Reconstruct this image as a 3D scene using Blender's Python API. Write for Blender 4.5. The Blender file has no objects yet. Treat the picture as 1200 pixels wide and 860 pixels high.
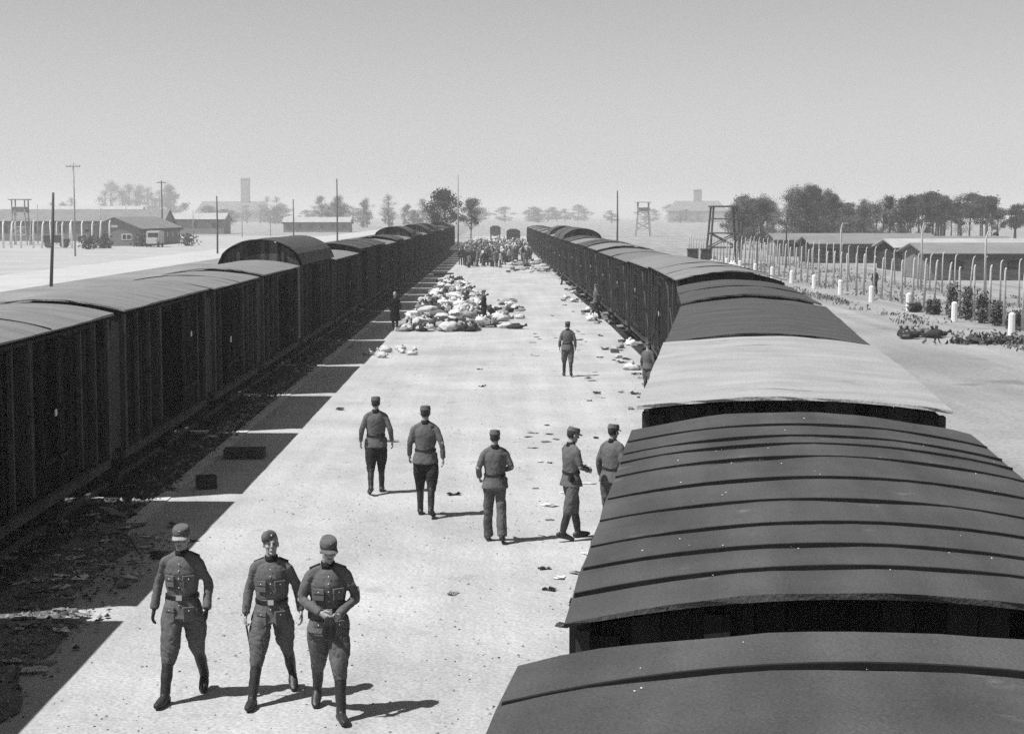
import bpy, bmesh, math, random
from mathutils import Vector, Matrix, noise
R = math.radians
random.seed(11)
SC = bpy.context.scene
COL = SC.collection
V = Vector

# ------------------------------------------------------------------ camera
F, H = 2000.0, 5.2                      # focal length in photograph pixels (1200 wide), eye height
PITCH = math.atan((430 - 252) / F)
YAW = -math.atan(13 / F)
cam_d = bpy.data.cameras.new('camera'); cam = bpy.data.objects.new('camera', cam_d); COL.objects.link(cam)
cam.location = (0, 0, H); cam.rotation_euler = (math.pi / 2 - PITCH, 0, YAW)
cam_d.sensor_width = 36; cam_d.lens = 36 * F / 1200; cam_d.clip_start = .1; cam_d.clip_end = 12000
SC.camera = cam
ROT = cam.rotation_euler.to_matrix()
def G(px, py, z=0.0):
    """point of the plane at height z seen at photograph pixel px, py"""
    d = ROT @ V(((px - 600) / F, -(py - 430) / F, -1))
    t = (z - H) / d.z
    return V((d.x * t, d.y * t, z))
def A(px, py, Y):
    d = ROT @ V(((px - 600) / F, -(py - 430) / F, -1))
    t = Y / d.y
    return V((d.x * t, Y, H + d.z * t))

# ------------------------------------------------------------------ light
SUN_TO = V((-.56, -.24, 1)).normalized()           # direction towards the sun
el = math.asin(SUN_TO.z)
W = bpy.data.worlds.new('World'); SC.world = W; W.use_nodes = True
nt = W.node_tree; nt.nodes.clear()
sky = nt.nodes.new('ShaderNodeTexSky'); sky.sky_type = 'NISHITA'; sky.sun_disc = False
sky.sun_elevation = el; sky.sun_rotation = math.atan2(SUN_TO.x, SUN_TO.y)
sky.air_density = 2.2; sky.dust_density = .3; sky.ozone_density = 1.0; sky.altitude = 0
bw = nt.nodes.new('ShaderNodeSeparateColor')   # the film's response: one channel of the sky's colour
bg = nt.nodes.new('ShaderNodeBackground'); wo = nt.nodes.new('ShaderNodeOutputWorld')
bg.inputs['Strength'].default_value = 0.06
nt.links.new(sky.outputs[0], bw.inputs[0]); nt.links.new(bw.outputs[0], bg.inputs[0]); nt.links.new(bg.outputs[0], wo.inputs[0])
sd = bpy.data.lights.new('sun', 'SUN'); sd.energy = 5.0; sd.angle = R(.5); sd.color = (1, 1, 1)
sun = bpy.data.objects.new('sun', sd); COL.objects.link(sun); sun.location = (0, 0, 60)
sun.rotation_euler = (-SUN_TO).to_track_quat('-Z', 'Y').to_euler()
SC.view_settings.view_transform = 'Standard'; SC.view_settings.look = 'None'
SC.view_settings.exposure = 0.34; SC.view_settings.gamma = 1.0; SC.view_settings.use_curve_mapping = False
SC.render.engine = 'CYCLES'
SC.cycles.max_bounces = 5; SC.cycles.diffuse_bounces = 2; SC.cycles.glossy_bounces = 2; SC.cycles.volume_bounces = 1
SC.cycles.use_denoising = False          # the film's grain is the renderer's own
SC.cycles.use_adaptive_sampling = True; SC.cycles.adaptive_threshold = .032; SC.cycles.adaptive_min_samples = 72
SC.render.filter_size = 2.2

# ------------------------------------------------------------------ materials
MATS = {}
def mat(name, a, b=None, scale=4.0, rough=.9, detail=7, bump=0.0, bscale=None, stretch=(1, 1, 1), spec=.15,
        fine=None, planks=None, spots=None, metal=0.0, streak=None):
    """grey procedural material; a..b is the range of its base value"""
    if name in MATS: return MATS[name]
    m = bpy.data.materials.new(name); m.use_nodes = True
    n = m.node_tree.nodes; L = m.node_tree.links
    p = n['Principled BSDF']; p.inputs['Roughness'].default_value = rough
    p.inputs['Specular IOR Level'].default_value = spec; p.inputs['Metallic'].default_value = metal
    b = a if b is None else b
    tc = n.new('ShaderNodeTexCoord'); mp = n.new('ShaderNodeMapping'); mp.inputs['Scale'].default_value = stretch
    L.new(tc.outputs['Object'], mp.inputs[0])
    no = n.new('ShaderNodeTexNoise'); no.inputs['Scale'].default_value = scale; no.inputs['Detail'].default_value = detail
    no.inputs['Roughness'].default_value = .65
    L.new(mp.outputs[0], no.inputs[0])
    mr = n.new('ShaderNodeMapRange'); mr.inputs[1].default_value = .3; mr.inputs[2].default_value = .7
    mr.inputs[3].default_value = a; mr.inputs[4].default_value = b
    L.new(no.outputs[0], mr.inputs[0]); col = mr.outputs[0]
    def mul(c, x):
        k = n.new('ShaderNodeMath'); k.operation = 'MULTIPLY'; L.new(c, k.inputs[0])
        if isinstance(x, float): k.inputs[1].default_value = x
        else: L.new(x, k.inputs[1])
        return k.outputs[0]
    def band(src, lo, hi, o0, o1):
        k = n.new('ShaderNodeMapRange'); k.inputs[1].default_value = lo; k.inputs[2].default_value = hi
        k.inputs[3].default_value = o0; k.inputs[4].default_value = o1; L.new(src, k.inputs[0]); return k.outputs[0]
    if fine:                                   # fine grit: (scale, amount)
        f = n.new('ShaderNodeTexNoise'); f.inputs['Scale'].default_value = fine[0]; f.inputs['Detail'].default_value = 3
        L.new(tc.outputs['Object'], f.inputs[0])
        col = mul(col, band(f.outputs[0], .3, .7, 1 - fine[1], 1 + fine[1]))
    if spots:                                  # stains: (scale, threshold, value factor)
        f = n.new('ShaderNodeTexNoise'); f.inputs['Scale'].default_value = spots[0]; f.inputs['Detail'].default_value = 5
        L.new(mp.outputs[0], f.inputs[0])
        col = mul(col, band(f.outputs[0], spots[1], spots[1] + .06, 1.0, spots[2]))
    if streak:                                 # worn tracks: (scale, stretch, amount)
        m2 = n.new('ShaderNodeMapping'); m2.inputs['Scale'].default_value = streak[1]; m2.inputs['Rotation'].default_value = (0, 0, .06)
        L.new(tc.outputs['Object'], m2.inputs[0])
        f = n.new('ShaderNodeTexNoise'); f.inputs['Scale'].default_value = streak[0]; f.inputs['Detail'].default_value = 6
        L.new(m2.outputs[0], f.inputs[0]); col = mul(col, band(f.outputs[0], .35, .65, 1 - streak[2], 1 + streak[2]))
    bsrc = no.outputs[0]
    if planks:                                 # (axis index, width)
        sx = n.new('ShaderNodeSeparateXYZ'); L.new(tc.outputs['Object'], sx.inputs[0])
        d = n.new('ShaderNodeMath'); d.operation = 'DIVIDE'; L.new(sx.outputs[planks[0]], d.inputs[0]); d.inputs[1].default_value = planks[1]
        fl = n.new('ShaderNodeMath'); fl.operation = 'FLOOR'; L.new(d.outputs[0], fl.inputs[0])
        wn = n.new('ShaderNodeTexWhiteNoise'); wn.noise_dimensions = '1D'; L.new(fl.outputs[0], wn.inputs[1])
        col = mul(col, band(wn.outputs[0], 0, 1, .35, 1.65))
        fr = n.new('ShaderNodeMath'); fr.operation = 'FRACT'; L.new(d.outputs[0], fr.inputs[0])
        gap = band(fr.outputs[0], .0, .1, .25, 1.0); col = mul(col, gap); bsrc = gap
    L.new(col, p.inputs['Base Color'])
    if bump:
        bp = n.new('ShaderNodeBump'); bp.inputs['Strength'].default_value = bump; bp.inputs['Distance'].default_value = .05
        if bscale:
            f = n.new('ShaderNodeTexNoise'); f.inputs['Scale'].default_value = bscale; f.inputs['Detail'].default_value = 6
            L.new(tc.outputs['Object'], f.inputs[0]); bsrc = f.outputs[0]
        L.new(bsrc, bp.inputs['Height']); L.new(bp.outputs[0], p.inputs['Normal'])
    MATS[name] = m
    return m

M_SAND = mat('pale_sand', .31, .45, .3, .95, 14, .8, 5, fine=(22, .22), spots=(1.3, .64, .84), streak=(1.0, (1.6, .07, 1), .07))
M_GROUND = mat('sandy_ground', .2, .33, .06, .95, 12, .5, 4, fine=(9, .18), spots=(.35, .62, .72), streak=(.6, (1.2, .05, 1), .16))
M_FIELD = mat('dry_field', .15, .26, .12, .95, 12, .5, 3, fine=(4, .2))
M_ROAD = mat('white_road', .37, .46, .2, .95, 8, .3, 6, fine=(14, .08))
M_CINDER = mat('cinder_ballast', .02, .11, 1.2, .95, 12, .8, 14, fine=(24, .4))
M_STONE = mat('ballast_stone', .02, .07, 2, .9)
M_STONEL = mat('pale_ballast_stone', .16, .34, 2, .9)
M_PEB = mat('pebble', .1, .3, 2, .9)
M_DIRT = mat('cinder_dirt', .05, .2, 1.6, .95, 12, .8, 14, fine=(20, .4), spots=(2.2, .6, .5))
M_KERB = mat('kerb_stone', .42, .58, 2, .9, bump=.3, bscale=20)
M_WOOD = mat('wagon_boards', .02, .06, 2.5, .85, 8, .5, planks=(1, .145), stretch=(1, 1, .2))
M_WOODE = mat('wagon_end_boards', .014, .03, 2.5, .85, 8, .5, planks=(0, .145), stretch=(1, 1, .2))  # near-black tone: shade at the wagon ends is put into the colour
M_WOODT = mat('sunlit_end_boards', .05, .09, 2.5, .85, 8, .5, planks=(0, .145), stretch=(1, 1, .2))  # lighter copy for vaulted wagon ends, with their sunlight put into the colour
M_WOODD = mat('dark_wagon_boards', .003, .03, 2.5, 1.0, 8, .5, spec=0.0, planks=(1, .145), stretch=(1, 1, .2))  # darker copy of the wagon boards; the train's shade is in the colour
M_POST = mat('worn_post', .025, .085, 3, .9, spec=.05)
M_STEEL = mat('wagon_steel', .025, .05, 6, .6, spec=.35)
M_IRON = mat('running_iron', .006, .014, 6, .8, spec=.1)
M_RUST = mat('rail_steel', .05, .12, 6, .5, spec=.4)
M_FELT = mat('roof_felt', .055, .08, .9, .9, 12, .3, 55, stretch=(1, 1.3, 1), fine=(90, .22), spots=(3.2, .66, 1.5), streak=(1.1, (2.5, .35, 1), .2))
M_FELTL = mat('bleached_roof', .25, .36, 1.1, .9, 12, .3, 30, stretch=(.9, 1.5, 1), fine=(50, .14), spots=(1.3, .66, .62))
M_FELTD = mat('dark_roof', .055, .09, 1.2, .9, 9, .3, 30, stretch=(.7, 2, 1), fine=(45, .2))
M_FELTM = mat('weathered_roof', .15, .23, 1.0, .9, 9, .3, 30, stretch=(.6, 2, 1), fine=(45, .16))
M_FELTM2 = mat('grey_roof', .12, .19, 1.0, .9, 9, .3, 30, stretch=(.6, 2, 1), fine=(45, .16))
M_BATTEN = mat('roof_batten', .012, .02, 8, .9)
M_TAG = mat('pale_tag', .6, .7, 3)
M_TUNIC = mat('uniform_wool', .1, .14, 14, .95, bump=.15, bscale=220, fine=(160, .15), spec=.05)
M_TROU = mat('trouser_wool', .085, .13, 12, .95, bump=.15, bscale=200, fine=(160, .15), spec=.05)
M_VISOR = mat('pale_visor', .26, .32, 9, .9)  # lighter tone than the cap wool, for one visor
M_COLLAR = mat('dark_facing', .018, .022, 10, .9)
M_LEATHER = mat('black_leather', .012, .02, 9, .42, spec=.5)
M_BOOT = mat('boot_leather', .016, .032, 9, .5, spec=.4)
M_SKIN = mat('skin', .3, .36, 12, .65, spec=.25)
M_HAIR = mat('hair', .03, .05, 60, .7)
M_DARKBIT = mat('eye_dark', .03)
M_LIP = mat('lip', .15)
M_METAL = mat('buckle_metal', .6, .6, 3, .35, spec=.5, metal=.6)
M_GLOVE = mat('dark_glove', .02, .03, 9, .6)
M_COATB = mat('black_coat', .008, .012, 8, .9, spec=.05)
CLOTHS = [mat('cloth_%s' % k, a, b, 6, .95, fine=(30, .15), spec=.05) for k, a, b in
          (('white', .55, .7), ('cream', .42, .55), ('grey', .22, .32), ('slate', .1, .16), ('dark', .025, .05))]
M_CASE = mat('suitcase_card', .07, .13, 9, .6)
M_CASEL = mat('pale_suitcase', .3, .42, 9, .6)
M_BARK = mat('bark', .04, .09, 5, .95)
M_LEAF = [mat('pine_needles', .045, .075, 1.3, .9), mat('young_leaves', .075, .12, 1.3, .9), mat('bare_twigs', .08, .12, 1.3, .9)]
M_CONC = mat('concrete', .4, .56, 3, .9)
M_WHITE = mat('white_paint', .72, .82, 5, .8)
M_WIRE = mat('wire', .12, .16, 5, .6)
M_PLASTER = mat('barrack_wall', .13, .2, .6, .9, planks=None)
M_BWOOD = mat('barrack_boards', .06, .1, 1.5, .9, planks=(0, .25))
M_BROOF = mat('barrack_roof', .3, .4, .4, .9, fine=(6, .12))
M_BROOFD = mat('old_barrack_roof', .16, .22, .4, .9, fine=(6, .12))
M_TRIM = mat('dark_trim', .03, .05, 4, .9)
M_GLASS = mat('dark_pane', .015, .02, 4, .15, spec=.5)
M_BRICK = mat('brick', .22, .3, 1.5, .9, fine=(9, .15))
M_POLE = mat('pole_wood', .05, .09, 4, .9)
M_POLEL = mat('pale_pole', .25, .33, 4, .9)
M_TRUCK = mat('truck_paint', .035, .05, 4, .6)
M_TYRE = mat('tyre', .015, .02, 4, .9)
M_PLANK = mat('grey_plank', .16, .26, 4, .9, stretch=(1, .1, 1))
M_PAPER = mat('paper', .65, .8, 4, .9)

# ------------------------------------------------------------------ helpers
def obj(name, bm, m, parent=None, loc=None, smooth=False, fix=True):
    me = bpy.data.meshes.new(name)
    if isinstance(bm, bmesh.types.BMesh):
        if fix: bmesh.ops.recalc_face_normals(bm, faces=bm.faces[:])
        bm.to_mesh(me); bm.free()
    else: me = bm; me.name = name
    if m is not None:
        me.materials.clear()
        for q in (m if isinstance(m, (list, tuple)) else [m]): me.materials.append(q)
    if smooth:
        me.polygons.foreach_set('use_smooth', [True] * len(me.polygons))
    o = bpy.data.objects.new(name, me); COL.objects.link(o)
    if parent is not None: o.parent = parent
    if loc is not None: o.location = loc
    return o
def tag(o, label, cat, group=None):
    o['label'] = label; o['category'] = cat
    if group: o['group'] = group
    elif 'group' in o.keys(): del o['group']
    return o
def thing(name, label, cat, loc=(0, 0, 0), rz=0, group=None):
    o = bpy.data.objects.new(name, None); o.empty_display_size = .2; COL.objects.link(o)
    o.location = loc; o.rotation_euler = (0, 0, rz)
    return tag(o, label, cat, group)
def struct(o, kind='structure'): o['kind'] = kind; return o
def dup(root, loc, rz=None, label=None, group=None, scale=None):
    r = root.copy(); COL.objects.link(r); r.location = loc
    if rz is not None: r.rotation_euler = (root.rotation_euler.x, root.rotation_euler.y, rz)
    if scale is not None: r.scale = scale if hasattr(scale, '__len__') else (scale,) * 3
    if label: r['label'] = label
    if group: r['group'] = group
    for ch in list(root.children):
        c = ch.copy(); COL.objects.link(c); c.parent = r
        for g in list(ch.children):
            d = g.copy(); COL.objects.link(d); d.parent = c
    return r
def box(bm, x0, x1, y0, y1, z0, z1, mx=None):
    vs = [bm.verts.new(p) for p in ((x0, y0, z0), (x1, y0, z0), (x1, y1, z0), (x0, y1, z0), (x0, y0, z1), (x1, y0, z1), (x1, y1, z1), (x0, y1, z1))]
    for f in ((3, 2, 1, 0), (4, 5, 6, 7), (0, 1, 5, 4), (1, 2, 6, 5), (2, 3, 7, 6), (3, 0, 4, 7)): bm.faces.new([vs[i] for i in f])
    if mx is not None: bmesh.ops.transform(bm, matrix=mx, verts=vs)
    return vs
def tube(bm, pts, rads, seg=12, ref=V((1, 0, 0))):
    """closed loft along pts; rads: scalar or (along ref, across)"""
    rings = []; n = len(pts); pts = [V(p) for p in pts]
    for i, p in enumerate(pts):
        t = (pts[min(i + 1, n - 1)] - pts[max(i - 1, 0)])
        t = t.normalized() if t.length > 1e-9 else V((0, 0, 1))
        s = ref - t * ref.dot(t)
        if s.length < .05: s = V((0, 1, 0)) - t * t.y
        s.normalize(); u = t.cross(s)
        r = rads[i]; a, b = r if hasattr(r, '__len__') else (r, r)
        rings.append([bm.verts.new(p + s * a * math.cos(k * 2 * math.pi / seg) + u * b * math.sin(k * 2 * math.pi / seg)) for k in range(seg)])
    for i in range(n - 1):
        for k in range(seg):
            bm.faces.new((rings[i][k], rings[i][(k + 1) % seg], rings[i + 1][(k + 1) % seg], rings[i + 1][k]))
    bm.faces.new(rings[0][::-1]); bm.faces.new(rings[-1])
    return rings
def beam(bm, a, b, w=.05, h=None):
    tube(bm, [a, b], [(w * .7, (h or w) * .7)] * 2, 4)
def strip(name, pts_l, pts_r, z, m):
    bm = bmesh.new(); L_ = [bm.verts.new((x, y, z)) for x, y in pts_l]; R_ = [bm.verts.new((x, y, z)) for x, y in pts_r]
    for i in range(len(L_) - 1): bm.faces.new((L_[i], R_[i], R_[i + 1], L_[i + 1]))
    return struct(obj(name, bm, m))
def remesh(bm, voxel, smooth=2, fold=None):
    """union of the closed lofts in bm as one continuous mesh"""
    me = bpy.data.meshes.new('t'); bmesh.ops.recalc_face_normals(bm, faces=bm.faces[:]); bm.to_mesh(me); bm.free()
    o = bpy.data.objects.new('t', me); COL.objects.link(o)
    r = o.modifiers.new('r', 'REMESH'); r.mode = 'VOXEL'; r.voxel_size = voxel; r.adaptivity = 0
    if smooth:
        s = o.modifiers.new('s', 'SMOOTH'); s.iterations = smooth; s.factor = .5
    dg = bpy.context.evaluated_depsgraph_get()
    out = bpy.data.meshes.new_from_object(o.evaluated_get(dg))
    bpy.data.objects.remove(o); bpy.data.meshes.remove(me)
    if fold:
        amp, fr, st, seed = fold
        ns = [v.normal.copy() for v in out.vertices]
        for v, nn in zip(out.vertices, ns):
            q = V((v.co.x * fr, v.co.y * fr, v.co.z * fr * st)) + V((seed * 7.3, seed * 3.1, 0))
            w = noise.noise(V((q.x * .9 + q.z * .5, q.y * .9, q.z * 1.3 - q.x * .7)) + V((noise.noise(q * .5) * 1.5, 0, 0)))
            v.co += nn * amp * (1.1 * noise.noise(q * .55) + .35 * noise.noise(q * 1.7) - .45 * max(0, 1 - abs(w) * 7))
    out.polygons.foreach_set('use_smooth', [True] * len(out.polygons))
    return out

# ------------------------------------------------------------------ ground
def sheet(name, x0, x1, y0, y1, z, m): return strip(name, [(x0, y0), (x0, y1)], [(x1, y0), (x1, y1)], z, m)
sheet('ground', -2600, 2600, -300, 5000, -.03, M_GROUND)
sheet('platform', -6.1, 7.2, -14, 420, 0, M_SAND)
sheet('field', -34, -10.6, -14, 900, -.022, M_FIELD)
sheet('yard', -170, -43.5, 150, 430, -.024, mat('pale_yard', .3, .4, .1, .95, 10, .4, 4, fine=(6, .14), spots=(.2, .62, .8)))
sheet('road', -43.5, -34, -14, 900, -.018, M_ROAD)
sheet('track_bed', -10.6, -6.36, -14, 330, -.016, M_CINDER)
bm = bmesh.new()
for k in range(230):
    y = -12 + k * 1.5; box(bm, -6.36, -6.1, y, y + 1.48, -.12, .012 + random.uniform(0, .012))
struct(obj('kerb', bm, M_KERB))

pr = [(-6.9, -5.3 + .5 * noise.noise(V((k * .35, 2.2, 0))) - max(0, (k * .5 - 8) * .09), 11 + k * .5) for k in range(36)]
strip('trodden_dirt', [(a, y) for a, b, y in pr], [(min(b, -5.0), y) for a, b, y in pr], .03, M_DIRT)

def lx(y):                                   # outer eave line of the sunlit train (x) along y
    P = [(-30, -4.85), (6.72, .08), (7.63, .27), (16, 1.28), (24.3, 2.33), (35.4, 3.75), (45, 4.62), (58, 4.98), (80, 4.97), (125, 4.5), (180, 4.2), (300, 3.7), (500, 3)]
    for (a, xa), (b, xb) in zip(P, P[1:]):
        if y <= b: return xa + (xb - xa) * (y - a) / (b - a)
    return P[-1][1]
# rails
def track(name, label, cx, y0, y1, step=6):
    t = thing(name, label, 'railway track')
    ys = [y0 + step * i for i in range(int((y1 - y0) / step) + 1)]
    for s in (-.72, .72):
        bm = bmesh.new()
        for a, b in zip(ys, ys[1:]):
            xa, xb = cx(a) + s, cx(b) + s
            vs = box(bm, -.035, .035, 0, 1, .0, .12)
            for v in vs:
                f = v.co.y; v.co = V((v.co.x + xa + (xb - xa) * f, a + (b - a) * f, v.co.z))
        obj('rail', bm, M_RUST, t)
    bm = bmesh.new(); y = y0
    while y < y0 + 130:
        box(bm, cx(y) - 1.25, cx(y) + 1.25, y, y + .24, -.02, .025 + random.uniform(0, .015)); y += .65
    s = obj('sleepers', bm, M_TRIM, t); s['kind'] = 'stuff'
    return t
track('railway_track', 'rails on dark sleepers beneath the shaded train', lambda y: -8.27, -10, 300)
track('railway_track', 'rails curving beneath the sunlit train with bleached roofs', lambda y: lx(y) + 1.45, -10, 300)

# ------------------------------------------------------------------ wagons
def arc(w, he, rise, n=14, tall=False):
    out = []
    for i in range(n + 1):
        t = -1 + 2 * i / n
        z = rise * (1 - t * t) if not tall else rise * math.sqrt(max(0, 1 - t * t)) * .85 + rise * .15 * (1 - t * t)
        out.append((w * t, he + z))
    return out
def wagon(L, he, rise, roofm, sidem, label, group, tall=False, battens=1, open_side=0, lod=0, seed=0, slide=None):
    rd = random.Random(seed)
    t = thing('freight_wagon', label, 'freight wagon', group=group)
    w, hw, fl = 1.34, L / 2 - .16, 1.08
    bm = bmesh.new(); dw = .85                                   # door half width
    top = he - .03
    for s in (-1, 1):                                            # side walls leave a doorway
        x0, x1 = sorted((s * w, s * (w - .06)))
        box(bm, x0, x1, -hw, -dw, fl, top); box(bm, x0, x1, dw, hw, fl, top); box(bm, x0, x1, -dw, dw, top - .22, top)
    box(bm, -w, w, -hw, hw, fl - .14, fl)
    obj('body', bm, sidem, t)
    bm = bmesh.new()                                             # end walls up into the arch
    for s in (-1, 1):
        bm = bmesh.new()
        pr = [(-w - .004, fl - .15), (w + .004, fl - .15)] + [(x, z) for x, z in arc(w + .004, he - .03, rise, tall=tall)][::-1]
        y0, y1 = (hw - .004, hw + .05) if s > 0 else (-hw - .05, -hw + .004)
        a = [bm.verts.new((x, y0, z)) for x, z in pr]; b = [bm.verts.new((x, y1, z)) for x, z in pr]
        bm.faces.new(a); bm.faces.new(b[::-1])
        for i in range(len(pr)): bm.faces.new((a[i], a[(i + 1) % len(pr)], b[(i + 1) % len(pr)], b[i]))
        for x in (-.75, .75):
            hz = he + rise * (.5 if tall else .35)
            box(bm, x - .06, x + .06, *sorted((s * (hw + .052), s * (hw + .12))), fl - .1, hz)
        for x in (-1, 1):
            box(bm, *sorted((x * (w + .002), x * (w - .14))), *sorted((s * (hw + .052), s * (hw + .1))), fl - .1, he - .06)
        if tall: box(bm, -w + .1, w - .1, *sorted((s * (hw + .054), s * (hw + .09))), he - .02, he + .08)
        obj('end_wall', bm, M_WOODT if tall else M_WOODE, t)
    # roof shell
    bm = bmesh.new(); ro = 1.46; ny = 14; prof = arc(ro, he, rise, 18, tall); rows_t, rows_b = [], []
    for j in range(ny + 1):
        y = -L / 2 + L * j / ny
        jig = (lambda i: .02 * noise.noise(V((i * .3 + seed, y * .6, seed * 3.7))))
        rows_t.append([bm.verts.new((x + (.015 * noise.noise(V((y * 1.3, seed, i))) if i in (0, 18) else 0), y + (rd.uniform(-.012, .012) if j in (0, ny) else 0), z + .02 + jig(i))) for i, (x, z) in enumerate(prof)])
        rows_b.append([bm.verts.new((x, y, z - .012)) for x, z in prof])
    for j in range(ny):
        for i in range(18):
            bm.faces.new((rows_t[j][i], rows_t[j][i + 1], rows_t[j + 1][i + 1], rows_t[j + 1][i]))
            bm.faces.new((rows_b[j][i], rows_b[j + 1][i], rows_b[j + 1][i + 1], rows_b[j][i + 1]))
        for i in (0, 18):
            bm.faces.new((rows_t[j][i], rows_t[j + 1][i], rows_b[j + 1][i], rows_b[j][i])).material_index = 1
    for j in (0, ny):
        for i in range(18): bm.faces.new((rows_t[j][i], rows_t[j][i + 1], rows_b[j][i + 1], rows_b[j][i])).material_index = 1
    roof = obj('roof', bm, [roofm, M_BATTEN], t)
    if battens and lod == 0:
        ys = battens if isinstance(battens, (list, tuple)) else [(-.5 + (k + 1) / (battens + 1)) * L for k in range(battens)]
        for y in ys:
            bm = bmesh.new(); pr = arc(ro - .01, he + .016, rise, 18, tall); sk = rd.uniform(-.03, .03)
            for (xa, za), (xb, zb) in zip(pr, pr[1:]):
                vs = box(bm, 0, 1, y - .011, y + .011, -.01, .014)
                for v in vs:
                    f = v.co.x; v.co = V((xa + (xb - xa) * f, v.co.y + sk * (xa + (xb - xa) * f), v.co.z + za + (zb - za) * f + .008))
            bmesh.ops.remove_doubles(bm, verts=bm.verts[:], dist=.0005); obj('roof_seam', bm, M_BATTEN, roof)
    if roofm is M_FELT:                                          # flecks of grit lying on the felt
        bm = bmesh.new()
        for k in range(70):
            x = rd.uniform(-1.4, 1.4); y = rd.uniform(-.95, .98) * L / 2; z = he + rise * (1 - (x / ro) ** 2) + .022; q = rd.uniform(.002, .006) * rd.choice((.6, 1, 1, 1.6))
            b = [bm.verts.new((x + q * math.cos(a), y + q * 1.5 * math.sin(a), z)) for a in (0, 1.5, 3, 4.6)]; tp_ = bm.verts.new((x, y, z + q * .6))
            for a in range(4): bm.faces.new((b[a], b[(a + 1) % 4], tp_))
        g = obj('grit', bm, M_TAG, roof); g['kind'] = 'stuff'
    # uprights
    bm = bmesh.new()
    for s in (-1, 1):
        n = 4
        for k in range(n):
            for q in (-1, 1):
                y = q * (dw + .12 + (hw - dw - .2) * k / (n - 1)); wd = .09 if k in (0, n - 1) else .045
                box(bm, *sorted((s * (w + .003), s * (w + .075))), y - wd, y + wd, fl - .12, top - .03)
        for q in ((-1, 1) if sidem is M_WOOD else ()):
            ya, yb = q * (dw + .3), q * (hw - .25)
            beam(bm, (s * (w + .03), ya, top - .2), (s * (w + .03), yb, fl + .1), .045)
        box(bm, *sorted((s * (w - .02), s * (w + .06))), -hw, hw, fl - .3, fl - .145)
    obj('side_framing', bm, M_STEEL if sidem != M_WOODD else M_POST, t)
    for s in (-1, 1):
        off = (1.55 * (slide or rd.choice((-1, 1)))) if open_side == s else 0
        bm = bmesh.new(); x0, x1 = sorted((s * (w + .085), s * (w + .14)))
        box(bm, x0, x1, off - dw - .04, off + dw + .04, fl - .02, top - .1)
        xx = sorted((s * (w + .142), s * (w + .185)))
        for y in (-dw + .02, 0, dw - .02): box(bm, *xx, off + y - .045, off + y + .045, fl, top - .12)
        for z in (fl + .12, (fl + top) / 2, top - .3): box(bm, xx[0] + .004, xx[1] - .006, off - dw, off + dw, z - .04, z + .04)
        d = obj('door', bm, sidem, t)
        if lod == 0:
            bm = bmesh.new(); tube(bm, [(s * (w + .2), off + .55, 1.75), (s * (w + .24), off + .55, 1.8), (s * (w + .24), off + .55, 2.0), (s * (w + .2), off + .55, 2.05)], [.015] * 4, 6)
            obj('handle', bm, M_IRON, d)
            bm = bmesh.new(); box(bm, *sorted((s * (w + .05), s * (w + .1))), -2.6, 2.6, top - .08, top - .03)
            box(bm, *sorted((s * (w + .05), s * (w + .16))), -2.6, 2.6, fl - .09, fl - .04); obj('door_rail', bm, M_IRON, t)
            for q in (-1, 1):
                bm = bmesh.new(); y = q * (hw - .62)
                box(bm, *sorted((s * (w + .002), s * (w + .05))), y - .34, y + .34, top - .52, top - .12)
                for z in range(4): box(bm, *sorted((s * (w + .052), s * (w + .065))), y - .3, y + .3, top - .48 + z * .085, top - .43 + z * .085)
                obj('hatch', bm, M_WOODD, t)
            if rd.random() < .6:
                q = rd.uniform(-.6, .3); z = rd.uniform(1.9, 2.6); bm = bmesh.new(); box(bm, *sorted((s * (w + .187), s * (w + .2))), off + q, off + q + rd.uniform(.07, .16), z, z + rd.uniform(.08, .16)); obj('label_plate', bm, M_TAG, d)
            for q in (-1, 1):                                    # iron hinge straps and latch
                bm = bmesh.new(); box(bm, *sorted((s * (w + .186), s * (w + .196))), off + q * .42 - .3, off + q * .42 + .3, 1.5, 1.56); obj('latch', bm, M_IRON, d)
            if sidem is M_WOODD: continue
            bm = bmesh.new(); box(bm, *sorted((s * (w - .05), s * (w + .2))), -.5, .5, .52, .56)
            for y in (-.4, .4): box(bm, *sorted((s * (w - .06), s * (w - .02))), y - .02, y + .02, .56, fl - .15)
            obj('step', bm, M_PLANK, t)
    # underframe
    bm = bmesh.new()
    for x in (-.75, .75): box(bm, x - .06, x + .06, -hw - .05, hw + .05, .82, fl - .145)
    for y in (-hw, hw): box(bm, -1.3, 1.3, y - .08, y + .08, .75, fl - .146)
    for y in (-hw * .58, hw * .58):
        for x in (-.9, .9):
            box(bm, x - .04, x + .04, y - .25, y + .25, .35, .82); beam(bm, (x * 1.08, y - .55, .78), (x * 1.08, y, .62), .05, .08); beam(bm, (x * 1.08, y + .55, .78), (x * 1.08, y, .62), .05, .08)
        tube(bm, [(-.9, y, .5), (.9, y, .5)], [.07] * 2, 8)
    if lod: 
        for y in (-hw * .58, hw * .58):
            for x in (-.74, .74): tube(bm, [(x - .06, y, .5), (x + .06, y, .5)], [.48] * 2, 14)
    obj('underframe', bm, M_IRON, t)
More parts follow.
